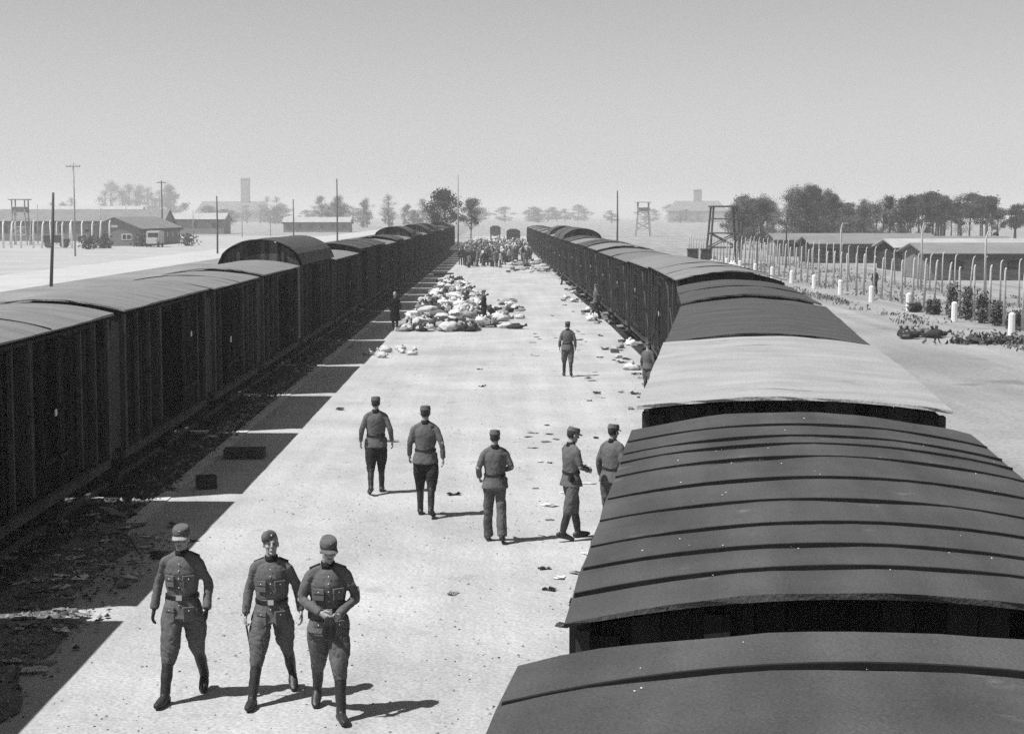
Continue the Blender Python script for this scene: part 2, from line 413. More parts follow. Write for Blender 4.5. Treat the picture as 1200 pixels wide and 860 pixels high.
    if not lod:
        for y in (-hw * .58, hw * .58):
            for x in (-.74, .74):
                bm = bmesh.new(); s = 1 if x > 0 else -1
                tube(bm, [(x - s * .09, y, .5), (x - s * .05, y, .5), (x - s * .045, y, .5), (x + s * .06, y, .5), (x + s * .062, y, .5), (x + s * .12, y, .5)], [.5, .5, .46, .46, .16, .12], 20)
                obj('wheel', bm, M_IRON, t)
        for q in (-1, 1):
            for x in (-.87, .87):
                bm = bmesh.new(); tube(bm, [(x, q * (hw + .06), .98), (x, q * (hw + .36), .98), (x, q * (hw + .37), .98), (x, q * (hw + .42), .98)], [.08, .08, .22, .2], 12)
                obj('buffer', bm, M_IRON, t)
        for q in (-1, 1): bm = bmesh.new(); tube(bm, [(0, q * (hw + .05), .95), (0, q * (hw + .45), .9)], [.05, .04], 6); obj('coupling', bm, M_IRON, t)
    return t

RG = 'freight wagons of the sunlit train'
def put(t, ya, yb, xa, xb):
    """stand wagon t with its outer eave from (xa, ya) to (xb, yb)"""
    th = math.atan2(xb - xa, yb - ya)
    c = V(((xa + xb) / 2 + 1.46 * math.cos(th), (ya + yb) / 2 - 1.46 * math.sin(th), 0))
    t.location = c; t.rotation_euler = (0, 0, -th)
near = [
    # ya, yb, drop, rise, roof, battens, label
    (-1.7, 6.62, 1.8, .2, M_FELT, [3.62], 'freight wagon under the camera, dark felt roof with a single seam'),
    (7.8, 14.9, 1.9, .17, M_FELT, [-3.03, -2.47, -1.82, -1.05, -.17, .79, 1.48, 1.95, 2.67], 'freight wagon with dark felt roof crossed by nine raised seams'),
    (16.0, 24.0, 1.82, .11, M_FELTL, 0, 'freight wagon with pale bleached roof and black end wall'),
    (24.5, 34.7, 1.87, .17, M_FELTD, 0, 'long freight wagon with plain dark roof behind the bleached roof'),
    (35.8, 44.1, 1.87, .2, M_FELTD, 1, 'freight wagon with blotched dark roof, its end in front of the thick curved roof rim'),
    (45.0, 56.8, 1.72, .24, M_FELTM, 2, 'freight wagon whose thick dark roof rim overhangs the wagon before it'),
]
for i, (ya, yb, d, rise, rm, bt, lab) in enumerate(near):
    put(wagon(math.hypot(yb - ya, lx(yb) - lx(ya)), H - d, rise, rm, M_WOOD, lab, RG, battens=bt, seed=20 + i, open_side=-1 if i == 1 else 0, slide=-1), ya, yb, lx(ya), lx(yb))
FARL = 'weathered boarded freight wagon farther down the sunlit train'
protoR = [wagon(8.5, 3.4, .24, M_FELTM, M_WOOD, FARL, RG, battens=0, seed=31),
          wagon(8.5, 3.34, .2, M_FELTM2, M_WOOD, FARL, RG, battens=0, seed=32),
          wagon(8.5, 3.42, .28, M_FELTD, M_WOOD, FARL, RG, battens=1, seed=33),
          wagon(8.5, 3.4, .8, M_FELTD, M_WOOD, 'freight wagon with tall vaulted roof in the sunlit train', RG, tall=True, battens=0, seed=34)]
y, k, used = 58.0, 0, set()
order = [0, 1, 1, 0, 2, 0, 2, 3, 3, 0, 3, 2, 0, 2, 0, 2, 0, 2, 0, 2]
while y < 250:
    q = order[k % len(order)]; p = protoR[q]
    if q in used: p = dup(p, (0, 0, 0), 0)
    used.add(q); put(p, y, y + 8.5, lx(y), lx(y + 8.5)); y += 9.55; k += 1

LG = 'freight wagons of the shaded train'
bnd = [-8, 2.0, 11.8, 21.2, 30.4, 40.2, 48.6, 58.3, 70.2, 82.5]
lefts = [
    (0, None), (0, None),
    ('shaded freight wagon nearest the three walking men, outside the picture edge', (3.45, .22, M_FELTM, 1, 0)),
    ('shaded freight wagon nearest the camera, dark boards and grey roof', (3.45, .2, M_FELTM, 1, 0)),
    ('second shaded freight wagon with open black doorway and pale roof', (3.47, .2, M_FELTM, 0, 1)),
    ('third shaded freight wagon, pale low roof and open doorway', (3.44, .17, M_FELTM, 1, 1)),
    ('shaded freight wagon with pale roof just before the tall vaulted one', (3.46, .2, M_FELTM, 0, 1)),
    ('shaded freight wagon with tall vaulted roof and panelled arched end', (3.5, .86, M_FELTD, 0, 1)),
    ('low pale-roofed shaded wagon just beyond the vaulted one', (3.36, .16, M_FELTM, 0, 0)),
]
for i, (lab, a) in enumerate(lefts):
    ya, yb = bnd[i] + .42, bnd[i + 1] - .42
    if a is None: lab, a = 'freight wagon of the shaded train beside the photographer', (3.45, .2, M_FELTM, 0, 0)
    he, rise, rm, bt, op = a
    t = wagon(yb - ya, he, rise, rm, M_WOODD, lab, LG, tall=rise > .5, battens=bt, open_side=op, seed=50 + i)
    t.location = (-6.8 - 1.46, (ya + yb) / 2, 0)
FARS = 'dark freight wagon farther down the shaded train'
protoL = [wagon(8.6, 3.55, .26, M_FELTD, M_WOODD, FARS, LG, battens=1, open_side=1, seed=71),
          wagon(8.6, 3.44, .2, M_FELTM, M_WOODD, FARS, LG, battens=0, seed=72),
          wagon(8.6, 3.5, .8, M_FELTD, M_WOODD, 'vaulted wagon far down the shaded train', LG, tall=True, battens=0, seed=73)]
y, k, used = 82.5, 0, set(); order = [0, 0, 1, 0, 1, 2, 0, 1, 2, 0, 2, 0, 1, 0, 0, 2, 0, 0]
while y < 252:
    q = order[k % len(order)]; p = protoL[q]
    if q in used: p = dup(p, (0, 0, 0), 0)
    used.add(q); p.location = (-8.26, y + 4.8, 0); y += 9.6; k += 1

# ------------------------------------------------------------------ people
def ell(bm, c, r, mx=None, seg=12, rings=8):
    g = bmesh.ops.create_uvsphere(bm, u_segments=seg, v_segments=rings, radius=1)
    m = Matrix.Translation(c) @ Matrix.Diagonal((*r, 1))
    bmesh.ops.transform(bm, matrix=(mx @ m) if mx is not None else m, verts=g['verts'])
def hand(bm, w, f, t, n, curl=35, sc=1.0):
    """palm, four fingers and thumb. f: finger direction, t: thumb side, n: palm side"""
    f, t, n = f.normalized(), t.normalized(), n.normalized()
    tube(bm, [w - f * .03, w, w + f * .035 * sc, w + f * .09 * sc], [(.026, .021), (.028, .02), (.041, .018), (.04, .014)], 10, t)
    for i, ln in enumerate((.074, .082, .076, .06)):
        b = w + f * .082 * sc + t * (.03 - .02 * i) * sc; a = 0; p = [b]; 
        for q, fr in enumerate((.45, .32, .25)):
            a += R(curl * (.6 if q == 0 else 1)); d = f * math.cos(a) + n * math.sin(a); b = b + d * ln * fr * sc; p.append(b)
        tube(bm, p, [.0095, .009, .0085, .0065], 7, t)
    b = w + f * .02 * sc + t * .026 * sc
    p = [b, b + (f * .6 + t * .75 + n * .2).normalized() * .04, b + (f * .6 + t * .75 + n * .2).normalized() * .04 + (f * .95 + n * .35).normalized() * .032, b + (f * .6 + t * .75 + n * .2).normalized() * .04 + (f * .95 + n * .45).normalized() * .058]
    tube(bm, p, [.014, .0125, .011, .008], 8, n)
def person(loc, rz, label, h=1.8, legs=((20, 5), (-15, 20)), arms=None, head=(0, 0), cap='field', lod=0, seed=0, group=None,
           gloves=False, sticks=False, coat=False, tunic_m=None, trou_m=None, lean=0, bare=False, boots=True, splay=.012):
    """legs: (hip flexion, knee flexion) left, right.  arms: (elbow xyz, wrist xyz) left, right.  Faces +y."""
    S = h / 1.8
    rd = random.Random(seed)
    t = thing('person', label, 'person', loc, rz, group)
    t.scale = (S, S, S)
    tm, trm = tunic_m or M_TUNIC, trou_m or M_TROU
    vb = (.0065, .011, .02)[lod]; vc = (.0095, .014, .024)[lod]
    J = {}
    for s, (hip, kn) in zip((-1, 1), legs):
        a, b = R(hip), R(hip - kn)
        hp = V((s * .095, 0, .93)); k = hp + V((s * splay, math.sin(a), -math.cos(a))) * .43; an = k + V((s * splay, math.sin(b), -math.cos(b))) * .43
        J[s] = (hp, k, an, b)
    def feet(s):
        hp, k, an, b = J[s]; ft = R(min(max(math.degrees(-b) * .75, -18), 28)) if b < 0 else R(-6 if b > .12 else 0)
        dr = V((s * .12, math.cos(ft), -math.sin(ft))).normalized(); up = V((0, math.sin(ft), math.cos(ft)))
        heel = an - up * .055 - dr * .06; toe = an - up * .062 + dr * .2
        return an, heel, toe, dr, up
    lows = {s: min(feet(s)[1].z - .014, feet(s)[2].z - .024) for s in (-1, 1)}; low = min(lows.values())
    for s in (-1, 1):                                            # both feet on the ground
        hp, k, an, b = J[s]; q = 1 + (lows[s] - low) / max(.3, hp.z - an.z)
        k2 = hp + (k - hp) * q; J[s] = (hp, k2, k2 + (an - k) * q, b)
    dz = -low
    for s in (-1, 1):
        hp, k, an, b = J[s]; J[s] = (hp + V((0, 0, dz)), k + V((0, 0, dz)), an + V((0, 0, dz)), b)
    LM = Matrix.Translation((0, 0, .95 + dz)) @ Matrix.Rotation(R(-lean), 4, 'X') @ Matrix.Translation((0, 0, -.95))
    up = lambda x, y_, z: LM @ V((x, y_, z))
    HM = LM @ Matrix.Translation((0, .005, 1.5)) @ Matrix.Rotation(R(head[1]), 4, 'Z') @ Matrix.Rotation(R(-head[0]), 4, 'X') @ Matrix.Translation((0, 0, .04))
    if arms is None: arms = (((-.27, -.03, 1.16), (-.29, .06, .92)), ((.27, -.03, 1.16), (.29, .06, .92)))
    AR = {}
    for s, (e, w) in zip((-1, 1), arms):
        AR[s] = (up(s * .168, 0, 1.4), up(e[0] * .9, e[1], e[2]), up(w[0] * (.9 if abs(w[0]) > .15 else 1), w[1], w[2]))
    def hbasis(s):
        sh, e, w = AR[s]; f = (w - e).normalized(); inn = V((-s, 0, 0)); n = inn - f * inn.dot(f)
        n = n.normalized() if n.length > .2 else (V((0, 0, -1)) - f * (-f.z)).normalized()
        th = V((0, 1, .25)); th = th - f * th.dot(f) - n * th.dot(n)
        th = th.normalized() if th.length > .05 else f.cross(n)
        return f, th, n
    # body, one continuous mesh
    bm = bmesh.new()
    hd = [(-.002, .022, .024, .058), (.012, .042, .046, .045), (.045, .056, .068, .026), (.08, .066, .084, .012), (.115, .072, .092, .004), (.15, .075, .097, -.002), (.185, .07, .09, -.006), (.212, .05, .066, -.01), (.228, .02, .026, -.01)]
    tube(bm, [HM @ V((0, yo, z)) for z, a, b, yo in hd], [(a, b) for z, a, b, yo in hd], 18)
    tube(bm, [HM @ V((0, .09, .125)), HM @ V((0, .108, .1)), HM @ V((0, .116, .082)), HM @ V((0, .1, .07))], [.009, .012, .015, .012], 8)
    ell(bm, V((0, .088, .128)), (.05, .014, .01), HM); ell(bm, V((0, .088, .04)), (.022, .014, .012), HM); ell(bm, V((0, .078, .008)), (.022, .018, .014), HM)
    for s in (-1, 1):
        ell(bm, V((s * .077, -.008, .1)), (.009, .02, .032), HM); ell(bm, V((s * .042, .07, .078)), (.02, .018, .018), HM)
    tube(bm, [up(0, -.012, 1.42), up(0, -.008, 1.5), HM @ V((0, -.005, .05))], [(.062, .06), (.056, .058), (.054, .06)], 12)
    tube(bm, [up(0, 0, .9), up(0, 0, 1.06), up(0, 0, 1.28), up(0, -.005, 1.4), up(0, -.01, 1.46)], [(.15, .1), (.135, .095), (.165, .11), (.16, .095), (.08, .06)], 14)
    for s in (-1, 1):
        sh, e, w = AR[s]; hp, k, an, b = J[s]
        tube(bm, [sh + V((-s * .06, 0, 0)), sh, (sh + e) / 2, e, (e + w) / 2, w], [.055, .052, .045, .037, .036, .026], 10)
        f, th, n = hbasis(s); hand(bm, w, f, th, n, 30 if not sticks or s < 0 else 62)
        tube(bm, [hp + V((0, 0, .05)), hp, (hp + k) / 2, k, k + (an - k) * .35, an], [.085, .085, .072, .052, .05, .036], 10)
        an_, heel, toe, dr, u_ = feet(s); tube(bm, [heel + u_ * .03, (heel + toe) / 2 + u_ * .02, toe], [(.028, .026), (.034, .024), (.022, .014)], 8)
    me = remesh(bm, vb, 1)
    body = obj('body', me, [M_SKIN, M_GLOVE], t)
    if gloves:
        hs = [AR[s][2] for s in (-1, 1)]
        for p in me.polygons:
            if any((p.center - q).length < .2 for q in hs): p.material_index = 1
    # hair
    if lod < 2:
        bm = bmesh.new()
        tube(bm, [HM @ V((0, -.018, z)) for z in (.055, .08, .12, .16, .195, .222)], [(.055, .066), (.071, .084), (.0765, .094), (.078, .096), (.069, .084), (.03, .04)], 14)
        if not bare and cap != 'none':
            pass
        obj('hair', bm, M_HAIR, t, smooth=True)
    # tunic
    bm = bmesh.new(); hem = .47 if coat else .835
    rows = [(hem, .235 if coat else .222, .19 if coat else .17), (.93, .2, .15), (1.055, .16, .12), (1.18, .176, .128), (1.3, .186, .136), (1.38, .175, .12), (1.43, .135, .1), (1.475, .075, .074)]
    tube(bm, [up(0, -.004 if z > 1.3 else 0, z) for z, a, b in rows], [(a, b) for z, a, b in rows], 20)
    for s in (-1, 1):
        sh, e, w = AR[s]; q = (w - e).normalized()
        tube(bm, [up(s * .03, -.012, 1.462), up(s * .09, -.01, 1.445), sh + V((0, 0, .012))], [(.06, .062), (.064, .058), (.05, .05)], 12, V((0, 1, 0)))
        ell(bm, sh + V((0, 0, -.012)), (.06, .068, .06))
        tube(bm, [sh + (e - sh) * .02, sh + (e - sh) * .12, sh + (e - sh) * .4, e - (e - sh).normalized() * .04, e + q * .04, (e + w) / 2, w - q * .01], [(.054, .06), (.059, .065), .056, .052, .052, .047, .042], 14)
    obj('tunic' if not coat else 'coat', remesh(bm, vc, 3, (.011, 13, .8, seed + 1)), tm, t)
    # collar, belt, buckle
    if lod < 2:
        bm = bmesh.new(); tube(bm, [up(0, -.006, 1.465), up(0, -.002, 1.5), up(0, .002, 1.53)], [(.08, .078), (.072, .073), (.069, .071)], 14); obj('collar', bm, M_COLLAR, t, smooth=True)
    if not coat and lod < 2:
        bm = bmesh.new(); tube(bm, [up(0, 0, 1.03), up(0, 0, 1.034), up(0, 0, 1.076), up(0, 0, 1.08)], [(.168, .129), (.175, .135), (.174, .134), (.167, .128)], 24)
        belt = obj('belt', bm, M_LEATHER, t, smooth=True)
        if lod == 0:
            bm = bmesh.new(); box(bm, -.03, .03, .13, .15, 1.03, 1.08, LM); obj('buckle', bm, M_METAL, belt)
        if rd.random() < .75:
            bm = bmesh.new(); box(bm, .1, .2, -.12, -.05, .93, 1.03, LM); bmesh.ops.bevel(bm, geom=bm.edges[:], offset=.015, segments=2, affect='EDGES'); obj('pouch', bm, M_LEATHER, belt)
    if lod == 0:
        for s in (-1, 1):                                        # pockets with flaps, shoulder straps, collar tabs
            for z, hh, yo in ((1.22, .11, .128), (.885, .14, .128)):
                bm = bmesh.new(); x = s * .095
                mx = LM @ Matrix.Translation((x, yo - .004 if z > 1 else yo + .008, z)) @ Matrix.Rotation(R(-s * 28), 4, 'Z')
                box(bm, -.055, .055, -.012, .006, -hh / 2, hh / 2, mx); box(bm, -.06, .06, -.012, .013, hh / 2 - .045, hh / 2 + .008, mx)
                bmesh.ops.bevel(bm, geom=bm.edges[:], offset=.004, segments=1, affect='EDGES')
                pk = obj('pocket', bm, tm, t)
                bm = bmesh.new(); ell(bm, V((0, .015, hh / 2 - .028)), (.008, .005, .008), mx, 8, 6); obj('button', bm, M_METAL, pk, smooth=True)
            bm = bmesh.new(); mx = LM @ Matrix.Translation((s * .125, -.008, 1.475)) @ Matrix.Rotation(R(s * 22), 4, 'Y'); box(bm, -.055, .055, -.022, .022, .0, .016, mx); obj('shoulder_strap', bm, M_COLLAR, t)
        bm = bmesh.new()
        for z in (1.4, 1.33, 1.25, 1.16, .98): ell(bm, LM @ V((0, .137 if z > 1.1 else .146, z)) if z < 1.35 else LM @ V((0, .128, z)), (.008, .006, .008), None, 8, 6)
        obj('buttons', bm, M_METAL, t, smooth=True)
    # trousers
    bm = bmesh.new()
    tube(bm, [up(0, 0, 1.04), up(0, 0, .95), V((0, 0, .87 + dz)), V((0, 0, .8 + dz))], [(.15, .11), (.168, .125), (.17, .125), (.1, .09)], 16)
    for s in (-1, 1):
        hp, k, an, b = J[s]; dn = (an - k).normalized()
        if boots: pts = [hp + V((0, 0, .06)), hp, hp + (k - hp) * .4, hp + (k - hp) * .75, k, k + dn * .07, k + dn * .13]; rr = [.09, .106, .114, .105, .086, .076, .064]
        else: pts = [hp + V((0, 0, .06)), hp, (hp + k) / 2, k, (k + an) / 2, an + V((0, 0, .0))]; rr = [.09, .1, .092, .08, .078, .08]
        tube(bm, pts, rr, 14)
    obj('trousers', remesh(bm, vc, 3, (.019, 11, .8, seed + 5)), trm, t)
    for s in (-1, 1):
        hp, k, an, b = J[s]; dn = (an - k).normalized(); an_, heel, toe, dr, u_ = feet(s)
        bm = bmesh.new()
        if boots: tube(bm, [k + dn * .06, k + dn * .1, k + dn * .25, an - dn * .05, an + dn * .03], [(.06, .064), (.061, .066), (.058, .067), (.049, .054), (.048, .052)], 14)
        sole = [heel - dr * .035 + u_ * .02, heel - dr * .02 + u_ * .022, heel + dr * .08 + u_ * .035, heel + dr * .16 + u_ * .022, toe - dr * .02 + u_ * .012, toe + dr * .03 + u_ * .006]
        tube(bm, sole, [(.03, .036), (.042, .048), (.046, .06), (.053, .046), (.048, .036), (.026, .024)], 12, V((1, 0, 0)))
        obj('boot' if boots else 'shoe', remesh(bm, vc, 2, (.005, 16, 1.4, seed + 9) if boots else None), M_BOOT, t)
    # cap
    if cap in ('field', 'side'):
        bm = bmesh.new()
        if cap == 'field':
            cp = [(.132, .08, .101, -.008), (.136, .084, .106, -.008), (.175, .0835, .106, -.006), (.212, .0805, .104, -.004), (.224, .074, .098, -.002), (.228, .06, .084, -.002), (.229, .02, .03, -.002)]
        else:
            cp = [(.138, .08, .102, -.01), (.142, .083, .106, -.01), (.19, .0835, .11, -.008), (.215, .073, .112, -.004), (.238, .045, .108, .0), (.252, .014, .095, 0)]
        tl = Matrix.Rotation(R(5), 4, 'Y') if cap == 'side' else Matrix.Rotation(R(-2), 4, 'X')
        tube(bm, [HM @ tl @ V((0, yo, z)) for z, a, b, yo in cp], [(a, b) for z, a, b, yo in cp], 20)
        c = obj('cap', bm, M_TUNIC, t, smooth=True)
        if lod < 2:
            bm = bmesh.new(); tube(bm, [HM @ V((0, -.008, z)) for z in (.155, .158, .188, .19)], [(.083, .105), (.0865, .1085), (.0865, .1085), (.083, .105)], 20)
            if cap == 'field': obj('cap_flap', bm, M_TUNIC, c, smooth=True)
            else: bm.free()
        if cap == 'field':
            bm = bmesh.new(); n = 9; top, bot = [], []
            for i in range(n):
                a = R(25 + 130 * i / (n - 1)); x0, y0 = .082 * math.cos(a), .104 * math.sin(a) - .008
                e = .074 * math.sin(a) ** .6
                for lst, dzz in ((top, .006), (bot, 0)):
                    lst.append((bm.verts.new(HM @ V((x0, y0 - .006, .143 + dzz))), bm.verts.new(HM @ V((x0 * (1 + e * 1.6), y0 + e, .126 + dzz - .014 * abs(math.cos(a)))))))
            for i in range(n - 1):
                bm.faces.new((top[i][0], top[i][1], top[i + 1][1], top[i + 1][0])); bm.faces.new((bot[i][0], bot[i + 1][0], bot[i + 1][1], bot[i][1]))
                bm.faces.new((top[i][1], bot[i][1], bot[i + 1][1], top[i + 1][1]))
            obj('visor', bm, M_VISOR if seed == 1 else M_TUNIC, c)
        if lod == 0:
            bm = bmesh.new(); ell(bm, V((0, .099, .2)), (.011, .005, .011), HM, 8, 6); obj('cap_button', bm, M_METAL, c, smooth=True)
    if lod == 0:
        for s in (-1, 1):
            bm = bmesh.new(); ell(bm, V((s * .031, .084, .108)), (.013, .008, .006), HM, 8, 6); obj('eye', bm, M_DARKBIT, t, smooth=True)
            bm = bmesh.new(); tube(bm, [HM @ V((s * .014, .1, .128)), HM @ V((s * .032, .097, .133)), HM @ V((s * .05, .084, .127))], [.004, .0045, .003], 6); obj('eyebrow', bm, M_HAIR, t)
        bm = bmesh.new(); tube(bm, [HM @ V((-.022, .092, .043)), HM @ V((0, .102, .045)), HM @ V((.022, .092, .043))], [.002, .0045, .002], 6); obj('mouth', bm, M_LIP, t)
    return t, AR, HM

def face_cam(p, turn=0):
    """heading that faces the camera from p, turned by so many degrees"""
    return math.atan2(-p.x, -p.y) * -1 + R(turn)
# the three walking towards the camera
p = G(216, 817); hz = math.pi + R(-4)
m1, _, _ = person(p, hz, 'person in visored cap and dark gloves, outermost of three walking men, nearest the shadow', 1.9,
    legs=((-16, 14), (19, 4)), arms=(((-.29, -.05, 1.17), (-.3, .09, .93)), ((.29, -.06, 1.15), (.33, .0, .9))), head=(5, 4), splay=.04, seed=1, gloves=True)
p2 = G(320, 817)
m2, ar2, _ = person(p2, math.pi + R(3), 'person in narrow side cap holding a cane, middle of the three walking men', 1.84,
    legs=((-22, 8), (24, 4)), arms=(((-.3, -.07, 1.17), (-.34, .04, .93)), ((.27, -.04, 1.15), (.3, .06, .91))), head=(-8, 10), cap='side', splay=.1, seed=2, sticks=True)
w = m2.matrix_basis @ ar2[1][2]
bm = bmesh.new(); a0 = w + V((.0, -.05, -.02)); tube(bm, [a0 + V((0, .05, .12)), a0, a0 + V((.06, .1, -.5))], [.011, .011, .008], 8)
tag(obj('cane', bm, M_LEATHER, smooth=True), 'thin dark cane held low by the man in the side cap', 'cane')
p3 = G(386, 836)
m3, ar3, _ = person(p3, math.pi + R(8), 'person in visored cap holding gloves at his waist, nearest of three walking men', 1.9,
    legs=((20, 4), (-17, 16)), arms=(((-.31, .0, 1.17), (-.085, .22, 1.03)), ((.3, .02, 1.16), (.075, .23, 1.06))), head=(10, 10), seed=3)
bm = bmesh.new(); c = m3.matrix_basis @ ((ar3[-1][2] + ar3[1][2]) / 2 + V((0, .07, -.03)))
for k in range(2):
    tube(bm, [c + V((.03 * k - .02, -.01, .03)), c + V((.05 * k - .03, -.03, -.05)), c + V((.07 * k - .05, -.02, -.14)), c + V((.08 * k - .05, -.02, -.2))], [(.03, .012), (.045, .014), (.04, .013), (.02, .008)], 8)
tag(obj('pair_of_gloves', remesh(bm, .008, 1), M_GLOVE), 'dark leather gloves held at the waist by the man with lowered head', 'gloves')
# chevron on the sleeve of the third man
sh, e, wv = ar3[-1]; bm = bmesh.new(); q = sh + (e - sh) * .62 + V((-.066, .03, 0))
for s in (-1, 1): beam(bm, q + V((0, 0, -.03)), q + V((.012, s * .035, .012)), .012)
obj('sleeve_chevron', bm, M_TAG, m3)

# men walking away
def away(px, py, label, h, rz=0, **k):
    return person(G(px, py), R(rz), label, h, lod=k.pop('lod', 1), **k)
away(441, 578, 'person in dark baggy breeches and high boots walking away, close to the platform shadow', 1.83, 6, trou_m=mat('dark_trousers', .02, .035, 9, .95), legs=((-12, 12), (14, 2)), seed=11,
     arms=(((-.29, -.04, 1.17), (-.31, .05, .93)), ((.29, -.06, 1.17), (.33, .0, .93))))
away(499, 605, 'tall person in grey uniform, dark breeches and boots walking away, second from the shadow', 1.93, -3, legs=((14, 3), (-10, 10)), seed=12,
     arms=(((-.28, -.03, 1.17), (-.3, .09, .94)), ((.3, -.07, 1.17), (.32, -.05, .92))), trou_m=mat('dark_trousers', .02, .035, 9, .95))
away(580, 635, 'person in grey uniform seen from behind with forearms raised in front, long trousers', 1.8, 2, legs=((10, 2), (-8, 8)), seed=13, boots=False,
     arms=(((-.29, -.06, 1.17), (-.27, .12, 1.0)), ((.3, -.02, 1.18), (.2, .2, 1.1))))
away(669, 632, 'person in grey uniform seen from the side looking at papers in his hands', 1.82, -62, legs=((14, 3), (-12, 6)), seed=14,
     arms=(((-.25, .03, 1.16), (-.12, .25, 1.1)), ((.26, .03, 1.16), (.12, .25, 1.08))), head=(12, 0))
away(716, 627, 'person in grey uniform standing close to the seamed roof, half hidden by it', 1.82, -40, legs=((5, 2), (-4, 4)), seed=15, lean=4)
away(665, 441, 'lone person in grey uniform walking away down the middle of the platform', 1.78, 0, legs=((12, 3), (-10, 10)), seed=16)
away(759, 461, 'person half hidden behind the edge of the bleached wagon roof', 1.5, -30, legs=((4, 2), (-3, 3)), seed=17, lod=2)
away(567, 383, 'person in dark clothes standing beside the luggage heap', 1.72, 80, legs=((8, 8), (-8, 4)), seed=18, lod=2,
     arms=(((-.25, .05, 1.16), (-.15, .25, 1.05)), ((.26, .05, 1.16), (.14, .26, 1.0))), tunic_m=CLOTHS[4], trou_m=CLOTHS[4], boots=False)
away(463, 388, 'person in long black coat standing in the shade between train and luggage heap', 1.78, 170, legs=((3, 1), (-3, 3)), seed=19, lod=2, coat=True, cap='none', tunic_m=M_COATB, trou_m=M_COATB)
away(698, 374, 'person carrying a pale bundle beside the sunlit wagons', 1.75, -80, legs=((18, 4), (-14, 10)), seed=20, lod=2,
     arms=(((-.25, .08, 1.2), (-.13, .32, 1.2)), ((.26, .08, 1.2), (.13, .32, 1.2))), trou_m=CLOTHS[4], boots=False)
away(661, 334, 'person in dark clothes walking beside the far sunlit wagons', 1.75, 20, legs=((18, 4), (-14, 10)), seed=21, lod=2, tunic_m=CLOTHS[4], trou_m=CLOTHS[4], boots=False)
away(1025, 345, 'person in dark clothes standing near the white posts beyond the sunlit train', 1.7, 20, legs=((5, 2), (-4, 4)), seed=22, lod=2, tunic_m=CLOTHS[4], trou_m=CLOTHS[4], boots=False)

# ------------------------------------------------------------------ far crowd
def crowd_person(kind, label, seed):
    bm = bmesh.new(); rd = random.Random(seed)
    st = rd.uniform(.04, .14)
    tube(bm, [(0, 0, z) for z in (1.49, 1.53, 1.6, 1.67, 1.71)], [.055, .08, .088, .075, .04], 10)
    hem = .42 if kind == 'skirt' else (.62 if kind == 'coat' else .82)
    tube(bm, [(0, 0, z) for z in (hem, .95, 1.1, 1.3, 1.4, 1.46, 1.52)], [(.22, .17), (.2, .15), (.18, .13), (.21, .14), (.2, .12), (.1, .08), (.05, .05)], 12)
    for s in (-1, 1):
        e = rd.uniform(-.06, .1)
        tube(bm, [(s * .17, 0, 1.41), (s * .26, -.02, 1.15), (s * .27, e + .06, .92), (s * .27, e + .09, .8)], [.07, .06, .05, .04], 8)
        tube(bm, [(s * .09, 0, .95), (s * .1, s * st * .5, .5), (s * .1, s * st, .06)], [.095, .07, .055], 8); tube(bm, [(s * .1, s * st - .08, .05), (s * .1, s * st + .17, .04)], [(.045, .05), (.04, .035)], 8)
    me = remesh(bm, .03, 2)
    cm, lm, hm = {'dark': (CLOTHS[4], CLOTHS[4], M_HAIR), 'coat': (CLOTHS[3], CLOTHS[4], CLOTHS[4]), 'pale': (CLOTHS[1], CLOTHS[3], M_HAIR), 'skirt': (CLOTHS[3], CLOTHS[4], CLOTHS[0]), 'grey': (CLOTHS[2], CLOTHS[4], CLOTHS[4])}[kind]
    o = obj('person', me, [cm, lm, M_SKIN, hm])
    for p in me.polygons:
        z = p.center.z; r = math.hypot(p.center.x, p.center.y)
        if z > 1.62 or (z > 1.51 and p.center.y < -.02): p.material_index = 3
        elif z > 1.49: p.material_index = 2
        elif z < hem and r < .4 and not abs(p.center.x) > .21: p.material_index = 1
        elif z < .86 and abs(p.center.x) > .21: p.material_index = 2
    return tag(o, label, 'person', 'people crowded between the trains')
kinds = [('dark', 'person in dark clothes in the crowd at the far end of the platform'), ('coat', 'person in slate coat and dark hat in the far crowd'),
         ('pale', 'person in pale jacket in the crowd far down the platform'), ('skirt', 'person with white headscarf and long skirt in the far crowd'),
         ('grey', 'person in mid-grey coat in the crowd between the trains')]
CP = [crowd_person(k, l, i) for i, (k, l) in enumerate(kinds)]
spots = []
for i in range(245):
    row = i / 245
    y = 172 + 90 * row + random.uniform(-3, 3)
    if i < 26: x = random.uniform(-4.6, .6); y = 168 + random.uniform(0, 11)
    else: x = random.uniform(-4.9, 3.3 if y > 178 else .6)
    if x > .9 and y < 182: y += 12
    spots.append((x, y))
for i, (x, y) in enumerate(spots):
    q = (random.choice((0, 0, 0, 1, 1, 2, 3, 4)) if y < 195 else random.choice((0, 1, 2, 2, 3, 3, 4))) if i >= 5 else i
    p = CP[q] if i < 5 else dup(CP[q], (0, 0, 0))
    p.location = (x, y, .004); p.rotation_euler = (0, 0, random.uniform(-3, 3)); s = random.choice((.8, .95, 1.0, 1.03, 1.08, 1.13)) * random.uniform(.97, 1.03); p.scale = (s, s, s)

